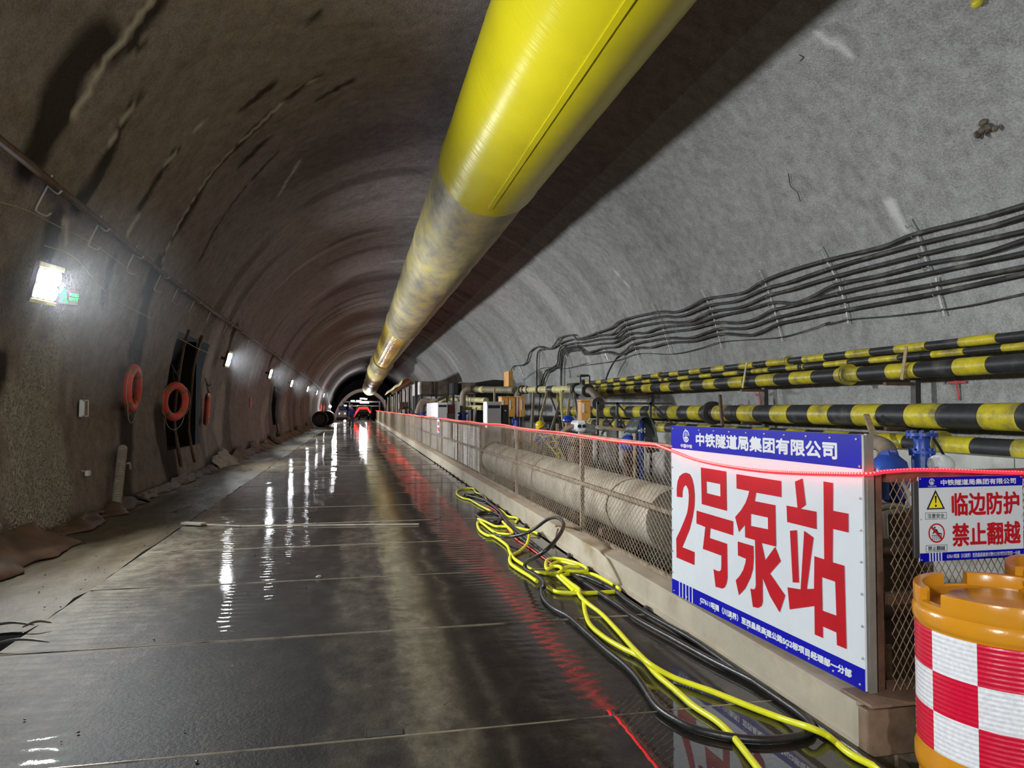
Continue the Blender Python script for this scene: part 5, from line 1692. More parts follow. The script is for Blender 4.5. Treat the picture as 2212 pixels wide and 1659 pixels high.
def riser(label, px, pytop, pybot, y, r, toright, m=M['pipebrown']):
    """vertical pipe with an elbow to a horizontal run towards the camera, blue valve below"""
    a = onY(px, pytop, y)
    zt, x = a.z, a.x
    root = thing('riser_pipe', label, 'pipe', (x, y, -.6))
    rb = .28
    P = [(x, y, -.35), (x, y, zt - rb)] + [(x + rb * (1 - math.cos(t)), y - 0, zt - rb + rb * math.sin(t)) for t in np.linspace(.2, math.pi / 2, 7)] + [(x + rb + toright, y, zt)]
    MB().tube(P, r, 16).build('bent_pipe', m, root)
    zb = onY(px, pybot, y).z
    b = flange(MB(), (x, y, zb), (0, 0, 1), r * 1.7, .03)
    flange(b, (x, y, zb - .42), (0, 0, 1), r * 1.7, .03)
    b.cyl((x, y, zb - .4), (x, y, zb), r * 1.25, r * 1.2, 16)
    b.bbox((x - r, y, zb - .2), (r * 1.2, r, .2), .02)
    b.build('valve', M['blue'], root)
    flange(MB(), (x + rb + .04, y, zt), (1, 0, 0), r * 1.35, .02).build('collar', M['dsteel'], root)
    return x + rb + toright, zt


ex1 = riser('tall brown riser pipe with a blue valve foot, between the two grey cabinets', 1000, 841, 893, 30.0, .125, .25)
ex2 = riser('dark brown riser pipe with a blue valve foot, right of the tall grey cabinet', 1117, 842, 897, 23.3, .105, .12)
ex3 = riser('short brown bent pipe with a blue foot, left of the shorter grey cabinet', 911, 869, 891, 34.0, .13, .05)


def run(name, label, pts, r, m, cat='pipe', bands=(), fl=(), seg=16):
    root = thing(name, label, cat, pts[0])
    MB().tube(pts, r, seg).build('tube', m, root)
    A, B_ = Vector(pts[0]), Vector(pts[-1])
    for t0, t1, mm in bands:
        MB().tube([A.lerp(B_, t0), A.lerp(B_, t1)], r + .008, seg).build('tape_band', mm, root)
    for t in fl:
        b = flange(MB(), A.lerp(B_, t), B_ - A, r * 1.45, .03)
        b.build('flange', M['dsteel'], root)
    return root


p1 = onY(1126, 842, 23.3)
p2 = onX(1246, 841, p1.x + .25)
run('feed_pipe', 'faded yellow pipe running from the dark riser pipe to the green valve', [p1, p2], .105, M['oldyellow'], bands=((.06, .10, M['blackpipe']), (.16, .19, M['blackpipe']), (.56, .66, M['blackpipe'])), fl=(.02, .98, .4))
p3 = onX(1290, 846, p2.x + .1)
vb = thing('gate_valve', 'grey green gate valve between the faded yellow pipe and the striped pipes', 'valve', p2)
b = MB()
A = p2 + Vector((0, -.05, 0))
B_ = A.lerp(p3, .55)
b.tube([A, A.lerp(B_, .3), A.lerp(B_, .7), B_], [.10, .135, .135, .10], 18)
b.build('valve_body', mat('grey_green_paint', (0.22, 0.25, 0.22), .45), vb)
flange(MB(), A, B_ - A, .17, .03).build('flange', M['dsteel'], vb)
flange(MB(), B_, B_ - A, .17, .03).build('flange', M['dsteel'], vb)
b = MB()
b.cyl(A.lerp(B_, .5), A.lerp(B_, .5) + Vector((0, 0, .26)), .06, seg=12)
b.bbox(A.lerp(B_, .5) + Vector((0, 0, .36)), (.22, .4, .05), .01)
for dx in (-.12, .12):
    b.bar(A.lerp(B_, .5) + Vector((dx, -.2, .36)), A.lerp(B_, .5) + Vector((dx, -.2, .15)), .03, .03)
b.build('bonnet', M['dsteel'], vb)
tp = thing('tee_pipe', 'dark brown pipe bend with a round flanged end below the gate valve', 'pipe', B_)
MB().tube(spline([B_, B_ + Vector((0, -.35, -.05)), B_ + Vector((.1, -.55, -.28)), B_ + Vector((.1, -.6, -.6))], 5), .09, 16).build('bend', M['pipebrown'], tp)
flange(MB(), B_ + Vector((.0, -.8, -.33)), (0.1, 1, 0), .15, .03).build('blind_flange', M['dsteel'], tp)
a = Vector((ex1[0], 30.0, ex1[1]))
run('olive_pipe', 'dark olive pipe running from the tall brown riser to behind the other riser', [a, onX(1113, 843, a.x + .55)], .13, M['olive'], bands=((.18, .26, M['oldyellow']),), fl=(.01,))
a = onX(976, 862, 4.6)
run('low_pipe', 'pale yellow pipe with a bent brown end, behind the red machine box', [a + Vector((-.55, .3, -.5)), a + Vector((-.5, .1, -.15)), a + Vector((-.25, 0, 0)), a, onX(1050, 865, 4.9)], .11, M['oldyellow'])
a = onX(1004, 880, 4.6)
run('lower_pipe', 'second pale yellow pipe below, reaching the tall grey cabinet', [a, onX(1044, 881, 4.7)], .10, M['oldyellow'])

# brown water tank and the rack of panels beyond it
tx0, tx1, tz0, tz1 = px_box(909, 968, 823.5, 853, 35.0)
wt = thing('water_tank', 'large brown stained rectangular tank on legs against the right wall', 'tank', (tx0, 35, -.6))
MB().bbox(((tx0 + tx1) / 2, 37.5, (tz0 + tz1) / 2), (tx1 - tx0, 5, tz1 - tz0), .02).build('body', M['tank'], wt, smooth=False)
MB().bbox(((tx0 + tx1) / 2, 35, tz0 - .03), (tx1 - tx0 + .1, .14, .1), .01).build('front_beam', M['dsteel'], wt, smooth=False)
for xx in (tx0 + .05, tx1 - .05):
    for y in (35.1, 39.9):
        MB().box((xx, y, (tz0 - .6) / 2), (.1, .1, tz0 + .6)).build('leg', M['dsteel'], wt, smooth=False)
for i in range(3):
    MB().bbox((tx0 - .02, 35.9 + i * 1.6, (tz0 + tz1) / 2), (.05, 1.5, tz1 - tz0 - .04), .01).build('side_panel', M['pconc'], wt, smooth=False)
MB().bbox(((tx0 + tx1) / 2, 34.97, (tz0 + tz1) / 2), (.06, .05, tz1 - tz0), .01).build('stiffener', M['felt'], wt, smooth=False)
tx2, tx3, tz2, tz3 = px_box(979, 1024, 826, 852, 33.0)
w2 = thing('water_tank', 'second smaller brown tank right of the large one with an open dark side', 'tank', (tx2, 33, -.6))
MB().bbox(((tx2 + tx3) / 2 + .25, 34, (tz2 + tz3) / 2), ((tx3 - tx2) * .66, 2, tz3 - tz2), .02).build('body', M['tank'], w2, smooth=False)
MB().bbox((tx2 + .12, 34, (tz2 + tz3) / 2), (.24, 2, tz3 - tz2), .02).build('dark_bay', M['black'], w2, smooth=False)
for xx in (tx2 + .05, tx3 - .05):
    MB().box((xx, 33.3, (tz2 - .6) / 2), (.1, .1, tz2 + .6)).build('leg', M['dsteel'], w2, smooth=False)
a, c_ = onY(899, 823, 34.0), onY(899, 891, 34.0)
prop('black_post', 'tall black steel post at the near corner of the brown tank', (a.x, 34, a.z), (a.x, 34, -.6), .13, .13, M['black'], 'post')
cols = [M['rust'], M['felt'], M['dsteel'], M['pconc'], M['rust'], M['dsteel'], M['felt'], M['black'], M['oldyellow'], M['dsteel'], M['felt'], M['rust']]
looks = ['rust brown upright panel, closest to the brown tank', 'pale felt covered upright panel, second beyond the brown tank', 'dark steel upright panel beside the cart tray', 'wide pale concrete upright slab, tallest beyond the cart',
         'rust brown narrow upright panel left of the pale slab', 'black narrow upright panel under the yellow tarpaulin', 'grey felt covered upright panel under the yellow tarpaulin', 'black slim upright panel left of the yellow tarpaulin',
         'faded yellow upright plank among the stored panels', 'dark upright panel near the far end of the stored row', 'grey upright panel second from the far end of the stored row', 'rust brown upright panel at the far end of the stored row']
for i, px in enumerate((884, 879, 875, 870, 866, 861, 857, 852, 848, 843, 838, 832)):
    pyt = 834 + (884 - px) * .45 + (i % 3) * 3
    a = onX(px, pyt, 3.3)
    MB().bbox((3.3 + .05 * (i % 2), a.y, (a.z - .6) / 2), (.12, .5 + .25 * (i % 3), a.z + .6), .02).single('stacked_panel', cols[i], looks[i], 'panel', 'panels stored upright in the pit')
membr = MB()
A_, B2 = onX(878, 817, 3.3), onX(838, 846, 3.3)
vs = []
for i in range(15):
    for j in range(7):
        c_ = A_.lerp(B2, i / 14)
        vs.append((2.95 + j * .14, c_.y, c_.z + .10 * nz(i * .7, j * .9) - .035 * (j - 3) ** 2 - (.12 if j == 0 else 0)))
membr.add(vs, [(i * 7 + j, (i + 1) * 7 + j, (i + 1) * 7 + j + 1, i * 7 + j + 1) for i in range(14) for j in range(6)])
o = membr.single('tarpaulin', M['ytarp'], 'dull yellow tarpaulin draped over the stored panels near the duct end', 'tarpaulin')
o.modifiers.new('thickness', 'SOLIDIFY').thickness = .03
# cart
CY = 44.0
a, c_ = onY(863, 868.5, CY), onY(882, 884, CY)
ct = thing('handcart', 'rusty brown tray cart with a spoked wheel left of the black post', 'cart', (2.8, CY, -.6))
MB().bbox(((a.x + c_.x) / 2, CY + .5, (a.z + c_.z) / 2), (c_.x - a.x, 1.0, a.z - c_.z), .02).build('tray', M['rust'], ct, smooth=False)
wx, wz = c_.x - .1, c_.z - .2
b = MB()
b.lathe([(.34 + .03 * math.cos(t), .03 * math.sin(t)) for t in np.linspace(0, 2 * math.pi, 7)], 24, (wx, CY - .1, wz), Matrix.Rotation(math.pi / 2, 3, 'X'))
for k in range(4):
    t = k * math.pi / 4
    b.bar((wx - .33 * math.cos(t), CY - .1, wz - .33 * math.sin(t)), (wx + .33 * math.cos(t), CY - .1, wz + .33 * math.sin(t)), .02, .02)
b.build('wheel', M['dsteel'], ct)
MB().bar((a.x + .08, CY + .1, c_.z), (a.x + .08, CY + .1, -.6), .08, .08).bar((c_.x - .1, CY + .1, c_.z), (c_.x - .1, CY + .1, -.6), .08, .08).build('legs', M['dsteel'], ct, smooth=False)
run('grey_hose', 'grey hose arching from the black post across to the tank beam', spline([onY(899, 893, 32), onY(906, 872, 32), onY(915, 864, 32), onY(930, 866, 32), onY(950, 862, 32), onY(968, 854, 34)], 5), .07, M['pipebrown'], 'hose', seg=8)

# black angle stand, board, grey motor, tarp covered blue pump
ys_ = 11.0
stnd = thing('pipe_stand', 'black angle iron stand with diagonal braces in front of the thick striped pipe', 'stand', (4.6, ys_, -.6))
T = lambda px, py, y=ys_: onY(px, py, y)


def leg2(a, c_, w, nm, m=M['dsteel']):
    MB().bar(a, c_, w, w).build(nm, m, stnd, smooth=False)


for px in (1291, 1333, 1405):
    a = T(px, 869)
    leg2(a, Vector((a.x, ys_, -.6)), .036, 'upright')
leg2(T(1289, 871), T(1450, 872), .036, 'top_rail')
for (p_, q_) in (((1291, 882), (1325, 925)), ((1334, 872), (1373, 915)), ((1406, 870), (1460, 921)), ((1333, 897), (1300, 937)), ((1335, 895), (1352, 925))):
    leg2(T(*p_), T(*q_), .024, 'brace')
prop('plank', 'pale wooden plank lying across the black stand', T(1289, 922, 11.0), T(1362, 931, 10.97), .11, .05, M['wood'], 'plank')
mg = thing('pump_motor', 'grey pump motor with a round hatch and hoses in front of the orange cabinet', 'motor', (3.6, 10.0, -.6))
a = onY(1250, 920, 10.0)
MB().bbox(a, (.16, .3, .16), .03).build('gearbox', M['grey'], mg)
b = MB()
for dx in (-.035, .035):
    b.cyl(a + Vector((dx, -.16, 0)), a + Vector((dx, -.14, 0)), .028, seg=12)
b.build('ports', M['black'], mg)
MB().cyl(a + Vector((.05, .05, -.05)), a + Vector((.25, .1, -.07)), .09, seg=18).build('motor_drum', M['steel'], mg)
b = MB()
b.lathe([(.10 + .016 * math.cos(t), .016 * math.sin(t)) for t in np.linspace(0, 2 * math.pi, 7)], 24, a + Vector((.30, -.05, -.045)), Matrix.Rotation(.25, 3, 'Y'))
b.build('hatch_ring', M['steel'], mg)
b = MB()
b.tube(spline([a + Vector((-.08, 0, .0)), a + Vector((-.2, 0, -.06)), a + Vector((-.28, .0, -.14)), a + Vector((-.3, .1, -.3))], 5), .035, 8)
b.tube(spline([a + Vector((-.05, -.1, -.05)), a + Vector((.05, -.12, -.12)), a + Vector((.2, -.1, -.12)), a + Vector((.34, 0, -.2))], 5), .02, 8)
b.build('hoses', M['pipebrown'], mg)
MB().bbox((a.x + .05, a.y + .1, (a.z - .15 - .6) / 2), (.3, .3, a.z - .15 + .6), .02).build('pedestal', M['rust'], mg, smooth=False)
prop('loose_plate', 'slanting pale plate leaning on the orange cabinet', onY(1264, 919, 10.2), onY(1275, 903, 10.2), .05, .012, M['felt'], 'plate')
pu = thing('blue_pump', 'blue vertical pump with a pale flange under a dark tarpaulin', 'pump', (4.9, 9.8, -.6))
a = onY(1381, 925, 9.8)
MB().cyl((a.x, 9.8, -.6), (a.x, 9.8, a.z + .12), .065, seg=20).build('column', M['blue'], pu)
flange(MB(), (a.x, 9.8, a.z - .03), (0, 0, 1), .10, .012).build('flange', M['steel'], pu)
MB().cyl((a.x - .09, 9.75, -.6), (a.x - .09, 9.75, a.z - .06), .025, seg=10).build('rod', M['wood'], pu)
b = MB()
vs = []
n1, n2 = 12, 9
for i in range(n1):
    for j in range(n2):
        s, t = i / (n1 - 1) * 2 - 1, j / (n2 - 1)
        drop = (abs(s) ** 2.5) * .5 + t * .05
        vs.append((a.x + .05 + s * .19, 9.62 + t * .45 + .04 * nz(i * .9, j), a.z + .17 - drop * (1.0 if s > 0 else .45) + .03 * nz(i * .8, j * .7)))
b.add(vs, [(i * n2 + j, (i + 1) * n2 + j, (i + 1) * n2 + j + 1, i * n2 + j + 1) for i in range(n1 - 1) for j in range(n2 - 1)])
o = b.single('tarpaulin', M['tarp'], 'dark green tarpaulin thrown over the blue vertical pump', 'tarpaulin')
o.modifiers.new('thickness', 'SOLIDIFY').thickness = .01


def blue_valve(label, px, py, y, s):
    c_ = onY(px, py, y)
    root = thing('blue_valve', label, 'valve', (c_.x, y, -.6))
    b = MB()
    b.lathe([(0, -.30 * s), (.24 * s, -.30 * s), (.27 * s, -.15 * s), (.22 * s, .05 * s), (.12 * s, .14 * s), (0, .15 * s)], 24, c_)
    b.build('volute', M['blue'], root)
    b = MB()
    for dx in (-.06, .06):
        b.prism([(-.16 * s, -.02 * s), (.16 * s, -.02 * s), (.06 * s, .20 * s), (-.06 * s, .20 * s)], c_ + Vector((dx * s, 0, 0)), (0, 1, 0), (0, 0, 1), (1, 0, 0), .03 * s)
    b.build('lifting_lug', M['blue'], root, smooth=False)
    MB().bbox((c_.x, y, (c_.z - .28 * s - .6) / 2), (.3 * s, .3 * s, c_.z - .28 * s + .6), .02).build('pedestal', M['rust'], root, smooth=False)
    return root, c_


blue_valve('small dark blue pump head with two lifting lugs, left of the tarpaulin', 1357, 950, 9.9, .45)
rt, c_ = blue_valve('blue pump head with two lifting lugs behind the red rope, right of the large sign', 1920, 1005, 5.3, .62)
bv = thing('blue_valve', 'bright blue flanged valve rising beside the pump head, right of the large sign', 'valve', (4.4, 5.3, -.6))
a = onY(1992, 985, 5.35)
b = MB()
flange(b, a + Vector((0, 0, .185)), (0, 0, 1), .125, .013)
flange(b, a + Vector((0, 0, .035)), (0, 0, 1), .105, .013)
b.lathe([(.075, .18), (.06, .10), (.075, .03), (.085, -.02), (.08, -.25), (0, -.25)], 24, a)
b.bbox(a + Vector((0, -.08, -.03)), (.06, .05, .06), .01)
b.build('valve_body', M['blue'], bv)
MB().cyl((a.x, a.y, -.6), (a.x, a.y, a.z - .24), .07, seg=16).build('stem_pipe', M['pipebrown'], bv)
MB().tube(spline([(a.x - .02, a.y - .05, a.z + .20), (a.x + .02, a.y - .1, a.z + .16), (a.x + .12, a.y - .1, a.z + .02), (a.x + .22, a.y - .05, a.z - .1)], 5), .012, 6).build('strap', M['black'], bv)
run('brown_bend', 'muddy brown bent pipe between the blue pump head and the striped pipe', spline([c_ + Vector((.05, .1, .05)), c_ + Vector((.16, .2, .12)), c_ + Vector((.3, .5, .16)), c_ + Vector((.5, 1.0, .16))], 5), .07, M['pipebrown'])
b = MB()
a = onY(2032, 1003, 5.2)
b.ball(a, (.11, .10, .085), 16, 10)
b.tube([a + Vector((-.09, -.02, .06)), a + Vector((-.11, -.07, -.02))], .02, 6)
b.single('white_sack', M['white'], 'white woven sack beside the bright blue valve', 'sack')
# low pipes and rubble seen through the end fence
run('rusty_pipe', 'rusty red pipe lying across the pit behind the end fence mesh, upper of two', [(2.5, 3.55, .66), (5.6, 3.7, .66)], .055, M['rust'])
run('rusty_pipe', 'rusty red pipe lying across the pit behind the end fence mesh, lower of two', [(2.4, 3.4, .36), (5.0, 3.45, .35)], .045, M['rust'])
pb2 = thing('blue_casing', 'pale blue pump casing seen through the end fence under the red rope', 'pump', (3.0, 4.2, -.6))
a = onY(1915, 1060, 4.2)
MB().cyl(a + Vector((-.06, 0, -.05)), a + Vector((-.06, 0, .10)), .07, seg=18).bbox(a + Vector((.06, 0, 0)), (.14, .14, .16), .03).build('casing', M['blue'], pb2)
MB().tube(spline([a + Vector((.02, -.1, .08)), a + Vector((.06, -.12, -.02)), a + Vector((.08, -.1, -.12))], 5), .012, 6).build('pipe', M['white'], pb2)
MB().bbox((a.x, 4.2, (a.z - .1 - .6) / 2), (.34, .3, a.z - .1 + .6), .02).build('pedestal', M['rust'], pb2, smooth=False)
MB().tube(spline([onY(1890, 1098, 3.62), onY(1935, 1092, 3.60), onY(1955, 1100, 3.62), onY(1915, 1108, 3.65), onY(1912, 1118, 3.63), (onY(1915, 1108, 3.6).x, 3.6, .60)], 6), .014, 6).single('white_hose', M['white'], 'short looped white hose behind the end fence mesh', 'hose')
b = MB()
for i in range(70):
    x, y = rnd.uniform(2.6, 5.5), rnd.uniform(3.1, 9)
    s = rnd.uniform(.05, .2)
    b.ball((x, y, -.6 + s * .4), (s, s * rnd.uniform(.6, 1.2), s * .7), 6, 5)
tag(b.build('rubble', M['tank'], None, False), 'dark rubble heap on the pit ground behind the fences', 'rubble', None, 'stuff')
prop('wood_stick', 'thin wooden stick leaning behind the end fence mesh', onY(1919, 1392, 3.36), (onY(1950, 1470, 3.2).x, 3.25, -.6), .02, .02, M['wood'], 'stick')
# props and thin bars around the workers
for (pa_, pb_, y, w, m, lab) in (((1182, 845), (1162, 926), 19, .05, M['wood'], 'slanting wooden pole left of the yellow helmet, below the faded pipe'),
                               ((1217, 843), (1192, 924), 18, .05, M['pipebrown'], 'slanting brown pole right of the yellow helmet, crossing another'),
                               ((1187, 850), (1211, 914), 19.5, .04, M['rust'], 'thin rusty pole crossing behind the brown pole'),
                               ((1240, 848), (1250, 910), 17, .05, M['pipebrown'], 'brown pole under the faded yellow pipe, left of the orange cabinet'),
                               ((1230, 861), (1226, 897), 16.5, .05, M['wood'], 'short wooden post behind the blue helmet'),
                               ((1153, 848), (1149, 924), 19.5, .06, M['pipebrown'], 'brown upright pole just right of the three orange cabinets'),
                               ((1068, 838), (1068, 869), 20, .05, M['wood'], 'wooden stake standing above the tall grey cabinet'),
                               ((1204, 915), (1204, 935), 14, .05, M['wood'], 'short wooden peg by the blue helmet'),
                               ((1029, 880), (1024, 912), 20, .04, M['pipebrown'], 'thin brown bar left of the tall grey cabinet')):
    a, c_ = onY(*pa_, y), onY(*pb_, y)
    prop('pole', lab, a, a + (c_ - a) * (1 + max(0, (c_.z + .6) / max(.05, a.z - c_.z))), w, w, m, 'pole')
a = onY(1213, 845, 17.2)
MB().tube(spline([a, a + Vector((.0, 0, -.35)), a + Vector((.02, 0, -.7)), a + Vector((.05, 0, -.95))], 4), [.06, .05, .05, .04, .04, .04, .03, .03, .03, .02, .02, .02, .01], 6).single('yellow_rag', M['oldyellow'], 'long yellow rag hanging from the faded pipe beside the brown pole', 'rag')
a = onY(1202, 850, 18.0)
MB().prism([(0, 0), (.09, 0), (.08, -.2), (.05, -.26), (.01, -.22)], a, (1, 0, 0), (0, 0, 1), (0, -1, 0), .015).single('yellow_rag', M['yband'], 'short bright yellow rag hanging from the faded pipe', 'rag', smooth=False)
# yellow ladder seen through the mesh
a, c_ = onX(1163, 940, 3.3), onX(1210, 990, 3.1)
ld = thing('yellow_ladder', 'yellow steel ladder rails seen through the mesh below the yellow helmet', 'ladder', a)
p_, q_ = onY(1166, 938, 12), onY(1207, 988, 12)
p2_, q2_ = onY(1190, 936, 12), onY(1216, 985, 12)
MB().bar(p_, q_, .025, .025).build('rail', M['yband'], ld, smooth=False)
MB().bar(p2_, q2_, .025, .025).build('rail', M['yband'], ld, smooth=False)
for k in range(4):
    MB().bar(p_.lerp(q_, .1 + .25 * k), p2_.lerp(q2_, .1 + .25 * k), .018, .018).build('rung', M['yband'], ld, smooth=False)
MB().bar(q_, Vector((q_.x, q_.y, -.6)), .025, .025).bar(q2_, Vector((q2_.x, q2_.y, -.6)), .025, .025).build('foot', M['yband'], ld, smooth=False)


# ------------------------------------------------------------------ people
def person(label, loc, rz, J, hat, scale=1.0, jacket=M['workblue'], trousers=M['darkcloth']):
    """one continuous skinned body; J gives the joints in metres, feet at z = 0, facing -Y"""
    root = thing('person', label, 'person', loc)
    root.rotation_euler = (0, 0, rz)
    names_ = list(J)
    V = [Vector(J[k][:3]) * scale for k in names_]
    rad = [J[k][3] * scale for k in names_]
    idx = {k: i for i, k in enumerate(names_)}
    E_ = [('pelvis', 'belly'), ('belly', 'chest'), ('chest', 'neck'), ('neck', 'head'), ('head', 'crown')]
    for s in 'LR':
        E_ += [('chest', 'sho' + s), ('sho' + s, 'elb' + s), ('elb' + s, 'wri' + s), ('wri' + s, 'palm' + s), ('pelvis', 'hip' + s), ('hip' + s, 'kne' + s), ('kne' + s, 'ank' + s), ('ank' + s, 'toe' + s)]
    edges_ = [(idx[a], idx[c_]) for a, c_ in E_]
    for s in 'LR':
        w, p = Vector(J['wri' + s][:3]), Vector(J['palm' + s][:3])
        d = (p - w).normalized()
        sd = d.cross(Vector((0, 1, 0))).normalized()
        bend = Vector((0, -1, 0))
        for k, ln in enumerate((.075, .085, .08, .06)):
            base = p + sd * (.026 * (k - 1.5))
            q1, q2 = base + d * ln * .55 + bend * .004, base + d * ln * .9 + bend * .03
            V += [q1 * scale, q2 * scale]
            rad += [.009 * scale, .007 * scale]
            edges_ += [(idx['palm' + s], len(V) - 2), (len(V) - 2, len(V) - 1)]
        t1 = w.lerp(p, .5) + sd * .045 + bend * .02
        t2 = t1 + d * .045 + bend * .02
        V += [t1 * scale, t2 * scale]
        rad += [.011 * scale, .009 * scale]
        edges_ += [(idx['wri' + s], len(V) - 2), (len(V) - 2, len(V) - 1)]
    me = bpy.data.meshes.new('t')
    me.from_pydata([tuple(v) for v in V], edges_, [])
    o = bpy.data.objects.new('t', me)
    COL.objects.link(o)
    o.modifiers.new('skin', 'SKIN')
    for i, sv in enumerate(me.skin_vertices[0].data):
        sv.radius = (rad[i], rad[i])
        sv.use_root = i == idx['pelvis']
    sb = o.modifiers.new('sub', 'SUBSURF')
    sb.levels = sb.render_levels = 2
    dg = bpy.context.evaluated_depsgraph_get()
    m2 = bpy.data.meshes.new_from_object(o.evaluated_get(dg))
    m2.name = 'body'
    bpy.data.objects.remove(o)
    for m in (M['skin'], jacket, trousers, M['boot']):
        m2.materials.append(m)
    # the clothes end at collar, cuffs, waist and boot tops
    bone = {'neck': 0, 'head': 0, 'crown': 0, 'pelvis': 2, 'belly': 1, 'chest': 1}
    for s in 'LR':
        bone.update({'sho' + s: 1, 'elb' + s: 1, 'wri' + s: 1, 'palm' + s: 0, 'hip' + s: 2, 'kne' + s: 2, 'ank' + s: 3, 'toe' + s: 3})
    KP = [(V[idx[k]], bone[k]) for k in names_]
    KP += [(v, 0) for v in V[len(names_):]]
    for pl in m2.polygons:
        c_ = pl.center
        pl.material_index = min(KP, key=lambda t: (t[0] - c_).length)[1]
    m2.shade_smooth()
    bo = bpy.data.objects.new('body', m2)
    COL.objects.link(bo)
    bo.parent = root
    hd = Vector(J['head'][:3]) * scale
    up = (Vector(J['crown'][:3]) - Vector(J['neck'][:3])).normalized()
    fw = Vector((0, -1, 0))
    fw = (fw - up * fw.dot(up)).normalized()
    side = up.cross(fw)
    rot = Matrix((side, fw, up)).transposed()
    at = lambda x, y, z: hd + rot @ Vector((x, y, z)) * scale
    b = MB()
    for s in (-1, 1):
        b.ball(at(s * .032, .088, .01), .012 * scale, 8, 6)
    b.build('eyes', M['ink'], root, local=True)
    b = MB()
    b.ball(at(0, .102, -.02), (.014, .016, .026), 8, 6, rot)
    for s in (-1, 1):
        b.ball(at(s * .085, 0, -.01), (.012, .02, .032), 8, 6, rot)
    b.build('nose_and_ears', M['skin'], root, local=True)
    MB().ball(at(0, .088, -.06), (.026, .008, .006), 8, 6, rot).build('mouth', M['redcab'], root, local=True)
    b = MB()
    b.lathe([(.158 * scale, 0), (.150 * scale, .012 * scale)] + [(.135 * scale * math.cos(t), (.015 + .125 * math.sin(t)) * scale) for t in np.linspace(0, math.pi / 2, 8)], 24, at(0, .005, .03), rot)
    b.ball(at(0, .13, .03), (.08 * scale, .055 * scale, .012 * scale), 12, 6, rot)
    b.build('helmet', hat, root, local=True)
    return root


STAND = {'pelvis': (0, 0, .93, .135), 'belly': (0, 0, 1.10, .14), 'chest': (0, .01, 1.30, .155), 'neck': (0, .01, 1.46, .062), 'head': (0, -.01, 1.57, .09), 'crown': (0, 0, 1.67, .075),
         'shoL': (.19, .01, 1.38, .07), 'elbL': (.25, .04, 1.10, .05), 'wriL': (.26, -.06, .87, .034), 'palmL': (.26, -.09, .80, .032),
         'shoR': (-.19, .01, 1.38, .07), 'elbR': (-.25, .04, 1.10, .05), 'wriR': (-.25, -.05, .87, .034), 'palmR': (-.25, -.08, .80, .032),
         'hipL': (.09, 0, .88, .105), 'kneL': (.11, -.03, .48, .07), 'ankL': (.11, .04, .09, .055), 'toeL': (.12, -.12, .045, .045),
         'hipR': (-.09, 0, .88, .105), 'kneR': (-.11, -.06, .48, .07), 'ankR': (-.11, -.02, .09, .055), 'toeR': (-.12, -.18, .045, .045)}
WALK = dict(STAND)
WALK.update({'kneL': (.10, -.16, .50, .07), 'ankL': (.10, -.22, .10, .055), 'toeL': (.11, -.37, .05, .045), 'kneR': (-.10, .05, .48, .07), 'ankR': (-.10, .28, .12, .055), 'toeR': (-.11, .15, .045, .045),
             'elbL': (.25, .12, 1.12, .05), 'wriL': (.25, .10, .88, .034), 'palmL': (.25, .09, .81, .032), 'elbR': (-.25, -.06, 1.12, .05), 'wriR': (-.24, -.24, .95, .034), 'palmR': (-.24, -.29, .90, .032)})
BEND = dict(STAND)
BEND.update({'chest': (0, -.18, 1.25, .155), 'neck': (0, -.30, 1.36, .062), 'head': (0, -.38, 1.44, .09), 'crown': (0, -.42, 1.53, .075), 'belly': (0, -.08, 1.08, .14),
             'shoL': (.19, -.20, 1.31, .07), 'shoR': (-.19, -.20, 1.31, .07), 'elbL': (.24, -.36, 1.08, .05), 'wriL': (.15, -.55, .98, .034), 'palmL': (.13, -.62, .96, .032),
             'elbR': (-.24, -.36, 1.08, .05), 'wriR': (-.15, -.55, .98, .034), 'palmR': (-.13, -.62, .96, .032)})
a = onZ(759, 924, 0)
person('person in blue work clothes and a pale helmet walking on the road far ahead', (a.x, a.y, 0.0), math.pi + .1, WALK, M['hatwhite'])
a = onY(1172, 913, 19.0)
person('person in a yellow helmet and blue jacket bending over behind the fence', (a.x + .33, 19.1, a.z - 1.52 - .02), R_(-75), BEND, M['hatyellow'], jacket=M['workblue'])
MB().bbox((a.x + .36, 19.1, (a.z - 1.54 - .6) / 2), (.7, .7, max(.06, a.z - 1.54 + .6 - .004)), .01).single('step_block', M['wood'], 'low wooden step under the person in the yellow helmet', 'step', smooth=False)
a = onY(1228, 904, 15.6)
person('person in a blue helmet standing in the pit by the grey motor', (a.x, 15.6, a.z - 1.63), R_(-35), STAND, M['hatblue'], .98, jacket=M['darkcloth'])
MB().bbox((a.x, 15.6, (a.z - 1.63 - .6) / 2), (.7, .7, max(.06, a.z - 1.63 + .6 - .004)), .01).single('step_block', M['wood'], 'wooden step under the person in the blue helmet', 'step', smooth=False)
